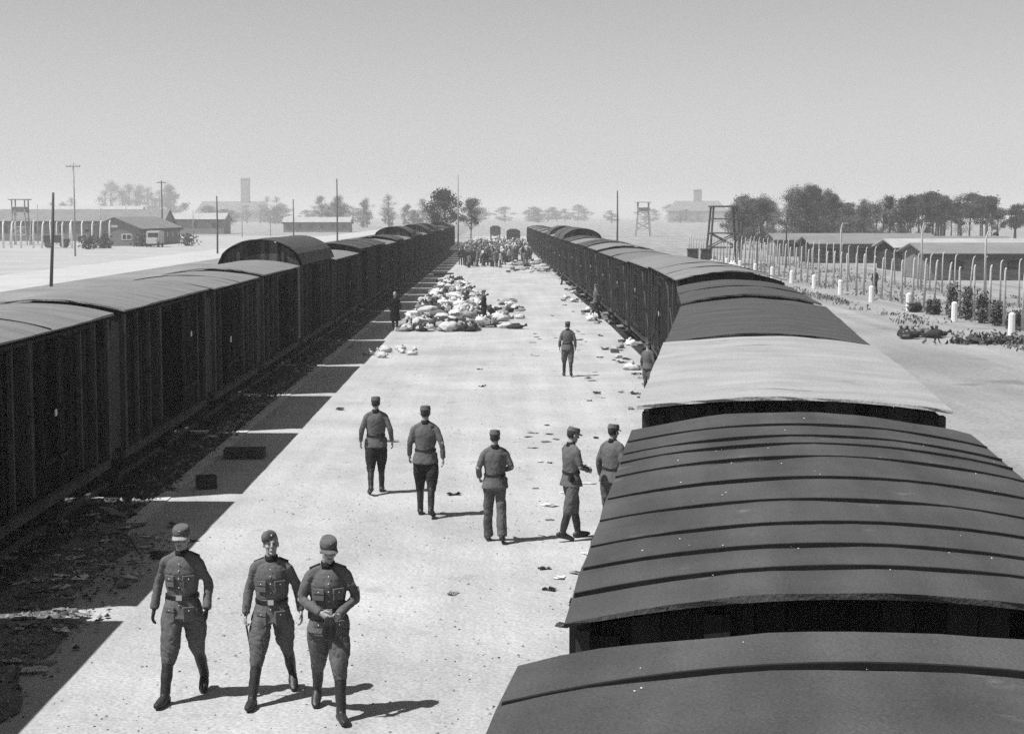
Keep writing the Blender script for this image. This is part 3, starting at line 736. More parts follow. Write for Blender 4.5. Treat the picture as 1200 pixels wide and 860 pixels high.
# ------------------------------------------------------------------ luggage
def bundle_mesh(seed, kind):
    bm = bmesh.new()
    bmesh.ops.create_icosphere(bm, subdivisions=3, radius=.5)
    rd = random.Random(seed); ax = V((rd.uniform(.8, 1.2), rd.uniform(.55, .85), rd.uniform(.4, .6)))
    if kind == 'roll': ax = V((1.25, .45, .45))
    for v in bm.verts:
        n = v.co.normalized(); d = noise.noise(n * 2.1 + V((seed, 0, 0))) * .3 + noise.noise(n * 5 + V((0, seed, 0))) * .16
        d += -.22 * abs(noise.noise(n * 4.3 + V((seed, seed, 0))))
        if kind == 'sack': d += .35 * max(0, n.x - .75) 
        c = n * .5 * (1 + d); v.co = V((c.x * ax.x, c.y * ax.y, c.z * ax.z)); v.co.z = max(v.co.z, -.5 * ax.z * .62)
    z0 = min(v.co.z for v in bm.verts)
    for v in bm.verts: v.co.z -= z0
    if kind == 'bundle':                                      # knotted corners
        for k in range(2): a = rd.uniform(0, 6.28); tube(bm, [(.1 * math.cos(a), .1 * math.sin(a), .3 * ax.z / .5), (.2 * math.cos(a), .2 * math.sin(a), .46 * ax.z / .5 + .04)], [.05, .09], 7)
    if kind == 'sack': tube(bm, [(.55 * ax.x, 0, .22), (.72 * ax.x, .02, .3)], [.05, .11], 8)
    return bm
def suitcase(m, label, grp):
    t = thing('suitcase', label, 'suitcase', group=grp)
    bm = bmesh.new(); box(bm, -.35, .35, -.22, .22, 0, .2); bmesh.ops.bevel(bm, geom=bm.edges[:], offset=.025, segments=2, affect='EDGES'); obj('case', bm, m, t)
    bm = bmesh.new(); tube(bm, [(-.08, .215, .1), (-.07, .26, .1), (.07, .26, .1), (.08, .215, .1)], [.012] * 4, 6); obj('handle', bm, M_LEATHER, t)
    bm = bmesh.new()
    for x in (-.2, .2): box(bm, x - .02, x + .02, -.224, .224, -.003, .204)
    obj('strap', bm, M_LEATHER, t)
    return t
HG = 'luggage in the big heap on the platform'
BN = ['white', 'cream', 'grey', 'slate', 'dark']
PB = {}
for ci, cn in enumerate(BN):
    for kd in ('bundle', 'sack', 'roll'):
        me_o = obj({'bundle': 'cloth_bundle', 'sack': 'tied_sack', 'roll': 'bedding_roll'}[kd], bundle_mesh(ci * 3.7 + len(kd), kd), CLOTHS[ci], smooth=True)
        PB[(ci, kd)] = me_o
PC = [suitcase(M_CASE, 'brown suitcase with two straps in the luggage heap', HG), suitcase(M_CASEL, 'pale suitcase with two dark straps in the luggage heap', HG)]
used_b = set()
CATN = {'bundle': ('bundle', 'cloth bundle'), 'sack': ('sack', 'tied sack'), 'roll': ('bedding roll', 'bedding roll')}
def drop(x, y, z, where, grp, sc=None, forced=None):
    rd = random
    if forced is None and rd.random() < .4:
        q = rd.choice((0, 0, 1)); key = ('c', q); src = PC[q]; lab = ('brown' if q == 0 else 'pale') + ' strapped suitcase ' + where; cat = 'suitcase'
    else:
        ci = forced if forced is not None else rd.choice((0, 0, 0, 1, 1, 1, 2, 2, 3, 3, 4, 4, 4)); kd = rd.choice(('bundle', 'bundle', 'sack', 'roll')); key = (ci, kd); src = PB[key]
        lab = BN[ci] + ' ' + CATN[kd][1] + ' ' + where; cat = CATN[kd][0]
    o = src if key not in used_b else dup(src, (0, 0, 0)); used_b.add(key)
    tag(o, lab, cat, grp)
    o.location = (x, y, z); o.rotation_euler = (rd.uniform(-.25, .25) * (z > .1), rd.uniform(-.25, .25) * (z > .1), rd.uniform(0, 6.3))
    s = sc or rd.uniform(.38, .9); o.scale = (s, s, s)
    return o
for i in range(430):                                  # the long heap
    f = random.random() ** 1.45
    y = 76.3 + f * 58; wl = -4.7; wr = (.1 if y < 92 else -.35 - (y - 92) / 46 * 2.6) - random.random() * .4
    if y < 79: wr = -1.0
    x = random.uniform(wl, wr); ed = min(x - wl, wr - x, (y - 75.5) * .5)
    hgt = max(0, min(.42 if y < 92 else .2, ed * .4)) * random.random() ** .7
    drop(x, y, max(0, hgt - .05), 'in the long luggage heap on the platform', HG)
for i in range(26): drop(random.uniform(-.3, 1.1), random.uniform(78, 104), 0, 'lying loose beside the luggage heap', 'luggage lying beside the heap', random.uniform(.5, .9))
for i in range(52):                                   # smaller heap near the sunlit train
    y = random.uniform(150, 186); x = random.uniform(.4 + (y - 150) * .02, 4.4); drop(x, y, random.uniform(0, .35), 'in the smaller heap near the sunlit wagons', 'luggage in the smaller heap')
for i in range(9): drop(G(455, 412).x + random.uniform(-1, 1), random.uniform(62, 66), 0, 'among the few scraps left in front of the heap', 'scraps before the heap', random.uniform(.3, .55), 1)
for i in range(34):                                   # strewn along the foot of the sunlit train
    y = random.uniform(42, 120); drop(lx(y) + random.uniform(-.7, .5), y, 0, 'strewn along the foot of the sunlit wagons', 'luggage strewn beside the sunlit train', random.uniform(.3, .7))
for i in range(14): y = random.uniform(84, 98); drop(17.9 + random.uniform(-.9, .9), 72.5 + random.uniform(-.8, .9), random.uniform(0, .06), 'in the lone pile before the white posts', 'pile before the white posts', random.uniform(.5, .9), random.choice((4, 4, 4, 3, 2)))
for i in range(16): drop(random.uniform(20.2, 24.5), random.uniform(160, 178), random.uniform(0, .08), 'in the pale litter at the foot of the watchtower', 'bundles at the foot of the watchtower', random.uniform(.7, 1.2), random.choice((0, 0, 1, 2)))
for o in [PB[k] for k in PB if k not in used_b]: bpy.data.objects.remove(o)

# low dark things lying in the shade
def lowbox(name, px, py, sx, sy, sz, rz, m, label, cat):
    p = G(px, py); bm = bmesh.new(); box(bm, -sx / 2, sx / 2, -sy / 2, sy / 2, 0, sz * .9)
    for k in range(5): box(bm, -sx / 2 - .01, sx / 2 + .01, -sy / 2 + k * sy / 5 + .01, -sy / 2 + (k + 1) * sy / 5 - .02, sz * .9 + .002, sz)
    bmesh.ops.bevel(bm, geom=bm.edges[:], offset=.008, segments=1, affect='EDGES')
    o = tag(obj(name, bm, m), label, cat); o.location = p; o.rotation_euler = (0, 0, rz); return o
lowbox('wooden_crate', 287, 536, .85, .6, .2, .03, M_TRIM, 'low dark wooden crate lying in the platform shadow', 'crate')
lowbox('wooden_crate', 242, 572, .35, .3, .25, .4, M_TRIM, 'small dark box beside the crate in the shadow', 'box')
lowbox('wooden_board', 520, 322, 3.4, .5, .12, 1.2, M_TRIM, 'long dark board lying behind the luggage heap', 'board')
for k, (px, py, ln, rz) in enumerate(((50, 622, 1.5, .1), (22, 776, .9, 1.3), (165, 640, 1.2, .3), (95, 660, .8, .9), (290, 455, 1.6, .1), (215, 505, 1.5, -.2), (190, 527, 1.5, .2), (130, 600, .9, .5))):
    bm = bmesh.new(); box(bm, -.1, .1, -ln / 2, ln / 2, 0, .035); o = obj('plank', bm, M_PLANK)
    tag(o, 'broken grey plank on the dark ballast beside the shaded train', 'plank', 'planks on the ballast'); p = G(px, py); o.location = (p.x, p.y, .0); o.rotation_euler = (0, R(4), rz)
bm = bmesh.new(); tube(bm, [(0, 0, .02), (.16, .02, .05), (.24, .05, .06)], [.05, .06, .03], 8); box(bm, -.05, .3, .12, .22, 0, .09)
o = tag(obj('shoes', bm, M_BOOT, smooth=True), 'dark shoes lying in the shadow behind the gloved man', 'shoes'); o.location = G(178, 655)
# paper scraps
sp = None
for i in range(190):
    u = random.random()
    if u < .72: px, py = random.uniform(0, 215), random.uniform(560, 800); p = G(px, py); x, y = p.x, p.y; ok = x < -5.2
    elif u < .8: y = random.uniform(28, 75); x = random.uniform(-7.3, -5.2); ok = True
    else: y = random.uniform(20, 80); x = random.uniform(1.0, 4.0) if y > 45 else random.uniform(.6, 1.8); ok = True
    if not ok: x = random.uniform(-7.4, -5.9)
    if sp is None or i % 9 == 0:
        bm = bmesh.new(); g = 4; vs = [[bm.verts.new(((a / 3 - .5) * .26, (b / 3 - .5) * .18, .012 + .05 * abs(noise.noise(V((a * .9, b * .9, i))))) ) for b in range(4)] for a in range(4)]
        for a in range(3):
            for b in range(3): bm.faces.new((vs[a][b], vs[a + 1][b], vs[a + 1][b + 1], vs[a][b + 1]))
        bmesh.ops.solidify(bm, geom=bm.faces[:], thickness=.004)
        sp = obj('paper_scrap', bm, M_PAPER if i % 18 else CLOTHS[2]); o = sp
    else: o = dup(sp, (0, 0, 0))
    o.location = (x, y, .034 if x < -5 else .004); o.rotation_euler = (0, 0, random.uniform(0, 6)); s = random.uniform(.3, 1.2); o.scale = (s, s, s)
    tag(o, 'crumpled paper scrap on the ballast edge' if x < -5.9 else ('paper scrap on the shaded platform' if x < -4 else 'paper scrap on the sandy platform'), 'paper scrap', 'paper scraps strewn on the ground')
# ballast stones and pebbles: uncountable
def stones(name, n, fn, rmin, rmax, m):
    bm = bmesh.new()
    for i in range(n):
        x, y, z = fn(); r = random.uniform(rmin, rmax) * random.uniform(.5, 1)
        c = V((x, y, z)); P = [c + V((math.cos(a) * r * random.uniform(.7, 1.2), math.sin(a) * r * random.uniform(.7, 1.2), 0)) for a in (0, 1.3, 2.5, 3.8, 5.1)]
        b = [bm.verts.new(q) for q in P]; tp = bm.verts.new(c + V((r * .2, 0, r * .8)))
        for k in range(5): bm.faces.new((b[k], b[(k + 1) % 5], tp))
    o = obj(name, bm, m); o['kind'] = 'stuff'; return o
def fn1(): y = 13 + 70 * random.random() ** 1.6; return (random.triangular(-9.2, -6.2, -6.4), y, -.014)
stones('ballast_gravel', 5200, fn1, .03, .12, M_STONE); stones('pale_gravel', 3600, fn1, .02, .1, M_STONEL)
def fn3():
    y = 12.5 + 15 * random.random(); return (random.triangular(-6.7, -5.0, -6.1), y, .03)
stones('dirt_gravel', 900, fn3, .012, .06, M_STONE); stones('pale_dirt_gravel', 700, fn3, .012, .06, M_STONEL)
def fn2(): y = 14 + 70 * random.random() ** 1.5; return (random.uniform(-6, lx(y)), y, .0)
stones('pebbles', 1800, fn2, .008, .03, M_PEB); stones('dark_pebbles', 1500, fn2, .006, .024, M_STONE)
ragp = None
for i in range(64):
    y = 14 + 90 * random.random() ** 1.3; x = (lx(y) - .2 - abs(random.gauss(0, 1.0))) if i % 5 else random.uniform(-5, lx(y) - 1)
    if y < 24 and x < -1: x = random.uniform(-.6, .6)
    if ragp is None or i % 15 == 0:
        bm = bmesh.new(); g = 5; vs = [[bm.verts.new(((a / 4 - .5) * .3 + random.uniform(-.03, .03), (b / 4 - .5) * .2 + random.uniform(-.03, .03), .008 + .1 * abs(noise.noise(V((a * .8, b * .8, i * 1.7)))))) for b in range(5)] for a in range(5)]
        for a in range(4):
            for b in range(4): bm.faces.new((vs[a][b], vs[a + 1][b], vs[a + 1][b + 1], vs[a][b + 1]))
        bmesh.ops.solidify(bm, geom=bm.faces[:], thickness=.006); ragp = o = obj('cloth_scrap', bm, CLOTHS[(4, 3, 2)[(i // 15) % 3]], smooth=True)
    else: o = dup(ragp, (0, 0, 0))
    o.location = (x, y, .002); o.rotation_euler = (0, 0, random.uniform(0, 6)); q = random.uniform(.2, .6) * (1 + y / 50); o.scale = (q, q, q)
    tag(o, 'dark scrap of cloth lying on the sandy platform', 'cloth scrap', 'cloth scraps strewn on the platform')

# ------------------------------------------------------------------ fence and far setting beyond the sunlit train
def cpost(bm, x, y, hgt=2.7, out=1, rad=1):
    tube(bm, [(x, y, 0), (x, y, hgt * .72), (x + out * .02, y, hgt * .9), (x + out * .07, y, hgt * .97), (x + out * .2, y, hgt)], [q * rad for q in (.06, .048, .043, .038, .03)], 6)
def fence(label, x, y0, y1, step, out=1, along='y', hgt=2.7, rad=1):
    t = thing('wire_fence', label, 'fence'); n = int((y1 - y0) / step) + 1
    for k in range(n):
        bm = bmesh.new(); q = y0 + k * step + random.uniform(-.25, .25)
        cpost(bm, x if along == 'y' else q, q if along == 'y' else x, hgt * random.uniform(.94, 1.04), out, rad)
        bmesh.ops.transform(bm, matrix=Matrix.Shear('XY', 4, (random.gauss(0, .025), random.gauss(0, .02))), verts=bm.verts[:]); obj('post', bm, M_CONC if rad < 2 else M_WHITE, t, smooth=True)
    bm = bmesh.new()
    for z in (.3, .7, 1.1, 1.5, 1.9, 2.3):
        a, b = ((x, y0, z), (x, y1, z)) if along == 'y' else ((y0, x, z), (y1, x, z))
        tube(bm, [a, b], [.006] * 2, 3)
    obj('wire', bm, M_WIRE, t); return t
fence('pale concrete post wire fence with nearly straight posts, behind the white marker posts', 23.6, 64, 215, 2.6, out=.3, rad=1.25)
fence('second concrete post wire fence, nearer the low barracks', 29.5, 80, 230, 3.4, out=.7)
fence('far concrete post fence before the long roof on the road side', 270, -94, -60, 1.55, along='x', hgt=4.2, rad=2.8)
fence('second far post fence just before the long roof on the road side', 300, -110, -71, 2.3, along='x', hgt=4.2, rad=2.4)
bm = bmesh.new(); tube(bm, [(0, 0, 0), (0, 0, .9), (0, 0, .98)], [(.16, .1), (.15, .09), (.08, .05)], 8)
st = obj('marker_post', bm, M_WHITE)
for k in range(13):
    y = 64.5 + k * 9.4; o = st if k == 0 else dup(st, (0, 0, 0)); o.location = (22.2, y, 0)
    tag(o, 'short white marker post in the row before the wire fence', 'marker post', 'white marker posts along the fence')
# shrubs between the posts
def foliage(bm, fnp, n, size, rd):
    for i in range(n):
        c = fnp(); a = V((rd.uniform(-1, 1), rd.uniform(-1, 1), rd.uniform(-1, 1))).normalized(); b = a.orthogonal().normalized(); s = size * rd.uniform(.5, 1.2)
        vs = [bm.verts.new(c + a * s * q + b * s * r) for q, r in ((-1, -.6), (1, -.5), (.8, .6), (-.9, .5))]; bm.faces.new(vs)
for k, (px, py, wd, hg) in enumerate(((1116, 372, .4, 1.9), (1134, 374, .42, 1.7), (1151, 378, .45, 1.6), (1169, 381, .45, 1.2), (1190, 386, .6, .9), (1072, 365, .5, .5), (1094, 368, .5, .8))):
    p = G(px, py); rd = random.Random(k); t = thing('dark_shrub', 'dark leafy shrub growing against the concrete fence posts', 'shrub', p, 0, 'shrubs along the fence')
    bm = bmesh.new(); foliage(bm, lambda: V((rd.uniform(-.6, .6) * wd + rd.gauss(0, .05), rd.gauss(0, .2), hg * rd.random() ** .8 * (1 - .35 * abs(rd.gauss(0, .6))))), 380, .085, rd); obj('foliage', bm, M_LEAF[0], t, fix=False)
    bm = bmesh.new(); tube(bm, [(0, 0, 0), (.05, 0, hg * .6)], [.04, .02], 6); obj('stem', bm, M_BARK, t)
p = G(1160, 402); rd = random.Random(77); bm = bmesh.new(); foliage(bm, lambda: V((rd.gauss(0, .9), rd.gauss(0, .35), abs(rd.gauss(0, .16)))), 420, .12, rd)
t = tag(obj('brushwood_heap', bm, M_BARK, fix=False), 'low dark heap of brushwood on the sand before the fence', 'brush heap'); t.location = p

rd = random.Random(91); bm = bmesh.new()
for i in range(330):
    y = 55 + 130 * rd.random(); x = rd.gauss(20.3, .35) if i % 3 == 0 else rd.uniform(22.4, 33)
    foliage(bm, lambda: V((x + rd.gauss(0, .35), y + rd.gauss(0, .6), abs(rd.gauss(0, .09)))), 12, .09, rd)
o = obj('dry_grass', bm, mat('dry_grass', .07, .14, 1, .9), fix=False); o['kind'] = 'stuff'

def barrack(x0, x1, y0, y1, eave, ridge, axis, wallm, roofm, label, wins=6, group=None, face=None, cat='barrack'):
    t = thing('wooden_barrack', label, cat, ((x0 + x1) / 2, (y0 + y1) / 2, 0), 0, group)
    hx, hy = (x1 - x0) / 2, (y1 - y0) / 2
    bm = bmesh.new()
    if axis == 'x': pr = [(-hy, 0), (hy, 0), (hy, eave), (0, ridge), (-hy, eave)]; mk = lambda u, a, z: (u, a, z); hl = hx
    else: pr = [(-hx, 0), (hx, 0), (hx, eave), (0, ridge), (-hx, eave)]; mk = lambda u, a, z: (a, u, z); hl = hy
    A_ = [bm.verts.new(mk(-hl, a, z)) for a, z in pr]; B_ = [bm.verts.new(mk(hl, a, z)) for a, z in pr]
    bm.faces.new(A_); bm.faces.new(B_[::-1])
    for i in range(5): bm.faces.new((A_[i], A_[(i + 1) % 5], B_[(i + 1) % 5], B_[i]))
    obj('wall', bm, wallm, t)
    hw = pr[1][0]; bm = bmesh.new(); ov = .45; sl = (ridge - eave) / hw
    for s in (-1, 1):
        P = [(0, ridge + .04), (s * (hw + ov), eave - ov * sl + .04), (s * (hw + ov), eave - ov * sl + .16), (0, ridge + .16)]
        a = [bm.verts.new(mk(-hl - ov, u, z)) for u, z in P]; b = [bm.verts.new(mk(hl + ov, u, z)) for u, z in P]
        bm.faces.new(a); bm.faces.new(b[::-1])
        for i in range(4): bm.faces.new((a[i], a[(i + 1) % 4], b[(i + 1) % 4], b[i]))
    obj('roof', bm, roofm, t)
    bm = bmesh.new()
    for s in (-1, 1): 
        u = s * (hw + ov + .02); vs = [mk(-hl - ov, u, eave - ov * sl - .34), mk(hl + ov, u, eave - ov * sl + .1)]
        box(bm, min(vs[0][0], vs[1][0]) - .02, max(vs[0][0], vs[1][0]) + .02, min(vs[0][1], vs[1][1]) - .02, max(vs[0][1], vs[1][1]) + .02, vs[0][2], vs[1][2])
    obj('eave_shade_board', bm, M_TRIM, t)  # dark board, deepened to draw the line of shade under the eaves
    for k in range(wins):
        u = -hl + (k + .5) * 2 * hl / wins; z0, z1 = eave * .42, eave * .75
        q = -hw - .03 if axis == 'x' else hw + .03                      # the long side that faces the camera
        a, b = mk(u - .55, q - .03, z0), mk(u + .55, q + .03, z1)
        bm = bmesh.new(); box(bm, min(a[0], b[0]), max(a[0], b[0]), min(a[1], b[1]), max(a[1], b[1]), z0, z1); f = obj('window', bm, M_TRIM, t)
        a, b = mk(u - .46, q - .045, z0), mk(u + .46, q + .045, z1)
        bm = bmesh.new(); box(bm, min(a[0], b[0]), max(a[0], b[0]), min(a[1], b[1]), max(a[1], b[1]), z0 + .08, z1 - .08); obj('pane', bm, M_GLASS, f)
    if face:                                                            # door and window on the gable towards the camera
        bm = bmesh.new(); box(bm, -hx + 2.4, -hx + 3.6, -hy - .06, -hy - .003, 0, 2.1); obj('door', bm, M_TRIM, t)
        bm = bmesh.new(); box(bm, -hx + 5.6, -hx + 7.2, -hy - .06, -hy - .003, 1.0, 2.0); f = obj('window', bm, M_WHITE, t)
        for x in (-hx + 5.7, -hx + 6.45):
            bm = bmesh.new(); box(bm, x, x + .65, -hy - .075, -hy - .05, 1.1, 1.9); obj('pane', bm, M_GLASS, f)
        bm = bmesh.new(); box(bm, -.5, .6, -hy - .06, -hy - .003, 3.1, 3.5); obj('vent', bm, M_WHITE, t)
    return t
BG = 'low barracks beyond the fence'
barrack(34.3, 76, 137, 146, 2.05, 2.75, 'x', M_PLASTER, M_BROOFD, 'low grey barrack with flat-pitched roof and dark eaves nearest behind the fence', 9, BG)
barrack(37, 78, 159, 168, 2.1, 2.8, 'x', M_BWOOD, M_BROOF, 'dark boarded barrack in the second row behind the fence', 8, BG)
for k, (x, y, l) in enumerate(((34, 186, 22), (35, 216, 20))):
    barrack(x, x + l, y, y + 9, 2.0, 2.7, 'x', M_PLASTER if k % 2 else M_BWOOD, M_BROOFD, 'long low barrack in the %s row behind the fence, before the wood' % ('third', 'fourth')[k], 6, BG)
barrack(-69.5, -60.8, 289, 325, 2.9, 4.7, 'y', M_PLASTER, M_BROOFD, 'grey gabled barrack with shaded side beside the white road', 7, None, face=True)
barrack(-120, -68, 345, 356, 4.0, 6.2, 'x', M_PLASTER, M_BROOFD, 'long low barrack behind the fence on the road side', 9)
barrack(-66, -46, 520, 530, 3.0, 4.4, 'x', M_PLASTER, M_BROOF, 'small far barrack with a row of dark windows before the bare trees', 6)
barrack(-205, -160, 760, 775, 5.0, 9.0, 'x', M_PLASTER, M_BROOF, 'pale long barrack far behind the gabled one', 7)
def chimney_house(x0, x1, y, eave, ridge, cx, ctop, cw, label):
    t = thing('brick_building', label, 'building', ((x0 + x1) / 2, y, 0)); hx = (x1 - x0) / 2
    bm = bmesh.new(); box(bm, -hx, hx, -6, 6, 0, eave); obj('wall', bm, M_BRICK, t)
    bm = bmesh.new(); b = [bm.verts.new(q) for q in ((-hx - .5, -6.5, eave + .01), (hx + .5, -6.5, eave + .01), (hx + .5, 6.5, eave + .01), (-hx - .5, 6.5, eave + .01))]
    r0, r1 = bm.verts.new((-hx + 5, 0, ridge)), bm.verts.new((hx - 5, 0, ridge))
    for f in ((b[0], b[1], r1, r0), (b[1], b[2], r1), (b[2], b[3], r0, r1), (b[3], b[0], r0), (b[3], b[2], b[1], b[0])): bm.faces.new(f)
    roof = obj('roof', bm, M_BROOFD, t)
    bm = bmesh.new(); c = cx - (x0 + x1) / 2; box(bm, c - cw / 2, c + cw / 2, -cw / 2 + 2, cw / 2 + 2, eave, ctop); box(bm, c - cw / 2 - .2, c + cw / 2 + .2, -cw / 2 + 1.8, cw / 2 + 2.2, ctop - 1, ctop - .5)
    obj('chimney', bm, M_BRICK, roof)
    for k in range(5):
        x = -hx + (k + .5) * 2 * hx / 5; bm = bmesh.new(); box(bm, x - .6, x + .6, -6.05, -5.95, 1.2, 3); f = obj('window', bm, M_TRIM, t)
        bm = bmesh.new(); box(bm, x - .5, x + .5, -6.08, -6.03, 1.3, 2.9); obj('pane', bm, M_GLASS, f)
s6 = 1300 / F; s5 = 1200 / F
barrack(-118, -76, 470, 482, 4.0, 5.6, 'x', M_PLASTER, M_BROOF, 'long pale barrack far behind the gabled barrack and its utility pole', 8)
chimney_house((232 - 587) * s6, (318 - 587) * s6, 1300, 7, 15.5, (289 - 587) * s6, 33, 6.2, 'far brick building with hipped roof and tall chimney beyond the road')
chimney_house((782 - 587) * s5, (850 - 587) * s5, 1200, 8.0, 15.0, (817 - 587) * s5, 23.0, 5.4, 'pale far brick building with square chimney behind the watchtower')

def watchtower(loc, w, hgt, label, hut, m):
    t = thing('watchtower', label, 'watchtower', loc); k = .72
    for sx in (-1, 1):
        for sy in (-1, 1):
            bm = bmesh.new(); beam(bm, (sx * w / 2, sy * w / 2, 0), (sx * w / 2 * k, sy * w / 2 * k, hgt), .16); obj('leg', bm, m, t)
    bm = bmesh.new()
    for sy in (-1, 1):
        for f in (.3, .55, .8): q = 1 - (1 - k) * f; beam(bm, (-w / 2 * q, sy * w / 2 * q, hgt * f), (w / 2 * q, sy * w / 2 * q, hgt * f), .09); beam(bm, (sy * w / 2 * q, -w / 2 * q, hgt * f), (sy * w / 2 * q, w / 2 * q, hgt * f), .09)
        q0, q1 = 1 - (1 - k) * .3, 1 - (1 - k) * .55
        beam(bm, (-w / 2 * q1, sy * w / 2 * q1, hgt * .55), (w / 2 * q0, sy * w / 2 * q0, hgt * .3), .09); beam(bm, (w / 2 * q1, sy * w / 2 * q1, hgt * .55), (-w / 2 * q0, sy * w / 2 * q0, hgt * .3), .09)
    obj('bracing', bm, m, t)
    bm = bmesh.new(); q = w / 2 * k + .25; box(bm, -q, q, -q, q, hgt, hgt + .16); obj('deck', bm, m, t)
    if hut:
        bm = bmesh.new(); 
        for sx in (-1, 1):
            for sy in (-1, 1): box(bm, sx * q * .85 - .1, sx * q * .85 + .1, sy * q * .85 - .1, sy * q * .85 + .1, hgt + .162, hgt + 2.2)
        box(bm, -q * .84, q * .84, -q * .84, q * .84, hgt + .162, hgt + 1.0); obj('cabin', bm, m, t)
        bm = bmesh.new(); box(bm, -q - .3, q + .3, -q - .3, q + .3, hgt + 2.202, hgt + 2.35); obj('roof', bm, M_BROOFD, t)
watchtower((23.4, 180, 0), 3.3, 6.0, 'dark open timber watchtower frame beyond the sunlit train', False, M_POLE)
watchtower((34.9, 420, 0), 3.6, 6.0, 'pale distant watchtower frame behind the far wagon roofs', True, M_POLEL)  # lighter timber puts the fade of distance haze into the colour
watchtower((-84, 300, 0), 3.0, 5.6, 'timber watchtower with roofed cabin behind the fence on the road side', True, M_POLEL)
for k, (x, y) in enumerate(((820.5 - 9, 0), (820.5 + 7, 0))):
    p = G(x, 311); bm = bmesh.new(); box(bm, -.5, .5, -.5, .5, 0, 1.6); box(bm, -.58, .58, -.58, .58, 1.602, 1.72); box(bm, -.3, .3, -.515, -.503, .1, 1.4)
    o = tag(obj('sentry_box', bm, M_TRIM), 'dark upright hut, %s of two below the watchtower' % ('the outer one' if k == 0 else 'the inner one'), 'hut'); o.location = p

# poles
def pole(px, Y, pyt, label, m, arm=True, r=.12, base=0):
    x = (px - 587) * Y / F; hgt = H + (252 - pyt) * Y / F
    t = thing('utility_pole', label, 'pole', (x, Y, 0))
    bm = bmesh.new(); tube(bm, [(0, 0, base), (.03, 0, hgt * .5), (.0, 0, hgt)], [r, r * .85, r * .7], 8); obj('shaft', bm, m, t, smooth=True)
    if arm:
        bm = bmesh.new(); box(bm, -.9, .9, -.17, -.09, hgt - .5, hgt - .36); obj('crossarm', bm, m, t)
        for q in (-.8, -.35, .35, .8):
            bm = bmesh.new(); tube(bm, [(q, -.13, hgt - .36), (q, -.13, hgt - .3), (q, -.13, hgt - .2)], [.03, .06, .04], 6); obj('insulator', bm, M_CONC, t)
    return t
pole(61, 125, 226, 'dark leaning pole standing between road and shaded train', M_POLE, False, .13).rotation_euler = (0, R(2.6), 0)
pole(90, 217, 192, 'tall pale utility pole with crossarm before the gabled barrack', M_POLEL)
pole(192, 340, 212, 'utility pole with crossarm rising behind the gabled barrack', M_POLE, True, .17)
pole(256, 231, 230, 'plain dark pole by the white road near the vaulted wagon', M_POLE, False, .13)
pole(345, 347, 234, 'short pole standing in the far field above the vaulted roof', M_POLE, False, .15)
pole(396, 335, 210, 'tall pole standing before the bare trees', M_POLE, False, .17)
pole(537, 212, 205, 'slender pale pole at the edge of the far crowd', M_POLEL, False, .1)
pole(723, 250, 224, 'tall thin pole behind the sunlit train', M_POLE, False, .14)
for k, (px, Y, pt) in enumerate(((887, 165, 277), (921, 168, 254), (985, 128, 262), (1080, 118, 262), (1155, 98, 272))):
    x = (px - 587) * Y / F; hgt = H + (252 - pt) * Y / F
    t = thing('lamp_post', ['short dark lamp post close to the watchtower', 'lamp post with hanging lamp just past the watchtower', 'pale lamp post in the fence before the farther barracks', 'pale lamp post before the gap between two barracks', 'pale lamp post in front of the nearest low barrack'][k], 'lamp post', (x, Y, 0))
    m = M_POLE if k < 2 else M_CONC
    bm = bmesh.new(); tube(bm, [(0, 0, 0), (0, 0, hgt * .9), (.1, 0, hgt), (.55, 0, hgt + .02)], [.08, .06, .045, .03], 6); obj('shaft', bm, m, t, smooth=True)
    bm = bmesh.new(); tube(bm, [(.55, 0, hgt + .02), (.55, 0, hgt - .08), (.55, 0, hgt - .2)], [.04, .16, .2], 8); obj('lamp_shade', bm, M_TRIM, t)

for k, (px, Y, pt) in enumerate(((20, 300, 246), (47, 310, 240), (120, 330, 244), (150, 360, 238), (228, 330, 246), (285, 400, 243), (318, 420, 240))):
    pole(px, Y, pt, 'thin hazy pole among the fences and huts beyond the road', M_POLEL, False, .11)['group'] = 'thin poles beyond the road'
# trucks beyond the crowd
def truck(loc, label, canvas):
    t = thing('parked_truck', label, 'truck', loc)
    bm = bmesh.new(); box(bm, -1.05, 1.05, -1.4, .2, .9, 1.5); box(bm, -.95, .95, -.2, 1.3, .9, 2.2); box(bm, -.55, .55, -2.3, -1.4, .7, 1.45); bmesh.ops.bevel(bm, geom=bm.edges[:], offset=.05, segments=1, affect='EDGES'); obj('cab', bm, M_TRUCK, t)
    bm = bmesh.new(); box(bm, -1.15, 1.15, 1.4, 5.2, 1.0, 1.7); obj('bed', bm, M_TRUCK, t)
    bm = bmesh.new(); pr = [(-1.15, 1.702), (1.15, 1.702), (1.15, 2.5), (.6, 2.85), (-.6, 2.85), (-1.15, 2.5)]
    a = [bm.verts.new((x, 1.4, z)) for x, z in pr]; b = [bm.verts.new((x, 5.2, z)) for x, z in pr]; bm.faces.new(a); bm.faces.new(b[::-1])
    for i in range(6): bm.faces.new((a[i], a[(i + 1) % 6], b[(i + 1) % 6], b[i]))
    obj('canvas_cover', bm, canvas, t)
    bm = bmesh.new(); box(bm, -.85, .85, -.24, -.203, 1.6, 2.1); obj('windscreen', bm, M_GLASS, t)
    for x in (-.95, .95):
        for y in (-1.5, 2.2, 4.0):
            bm = bmesh.new(); tube(bm, [(x - .13, y, .45), (x + .13, y, .45)], [.45] * 2, 14); obj('wheel', bm, M_TYRE, t)
truck((2.1, 285, 0), 'dark truck facing the platform behind the crowd', M_TRUCK)
truck((-1.2, 370, 0), 'second truck with dark cover farther behind the crowd', M_TRIM)
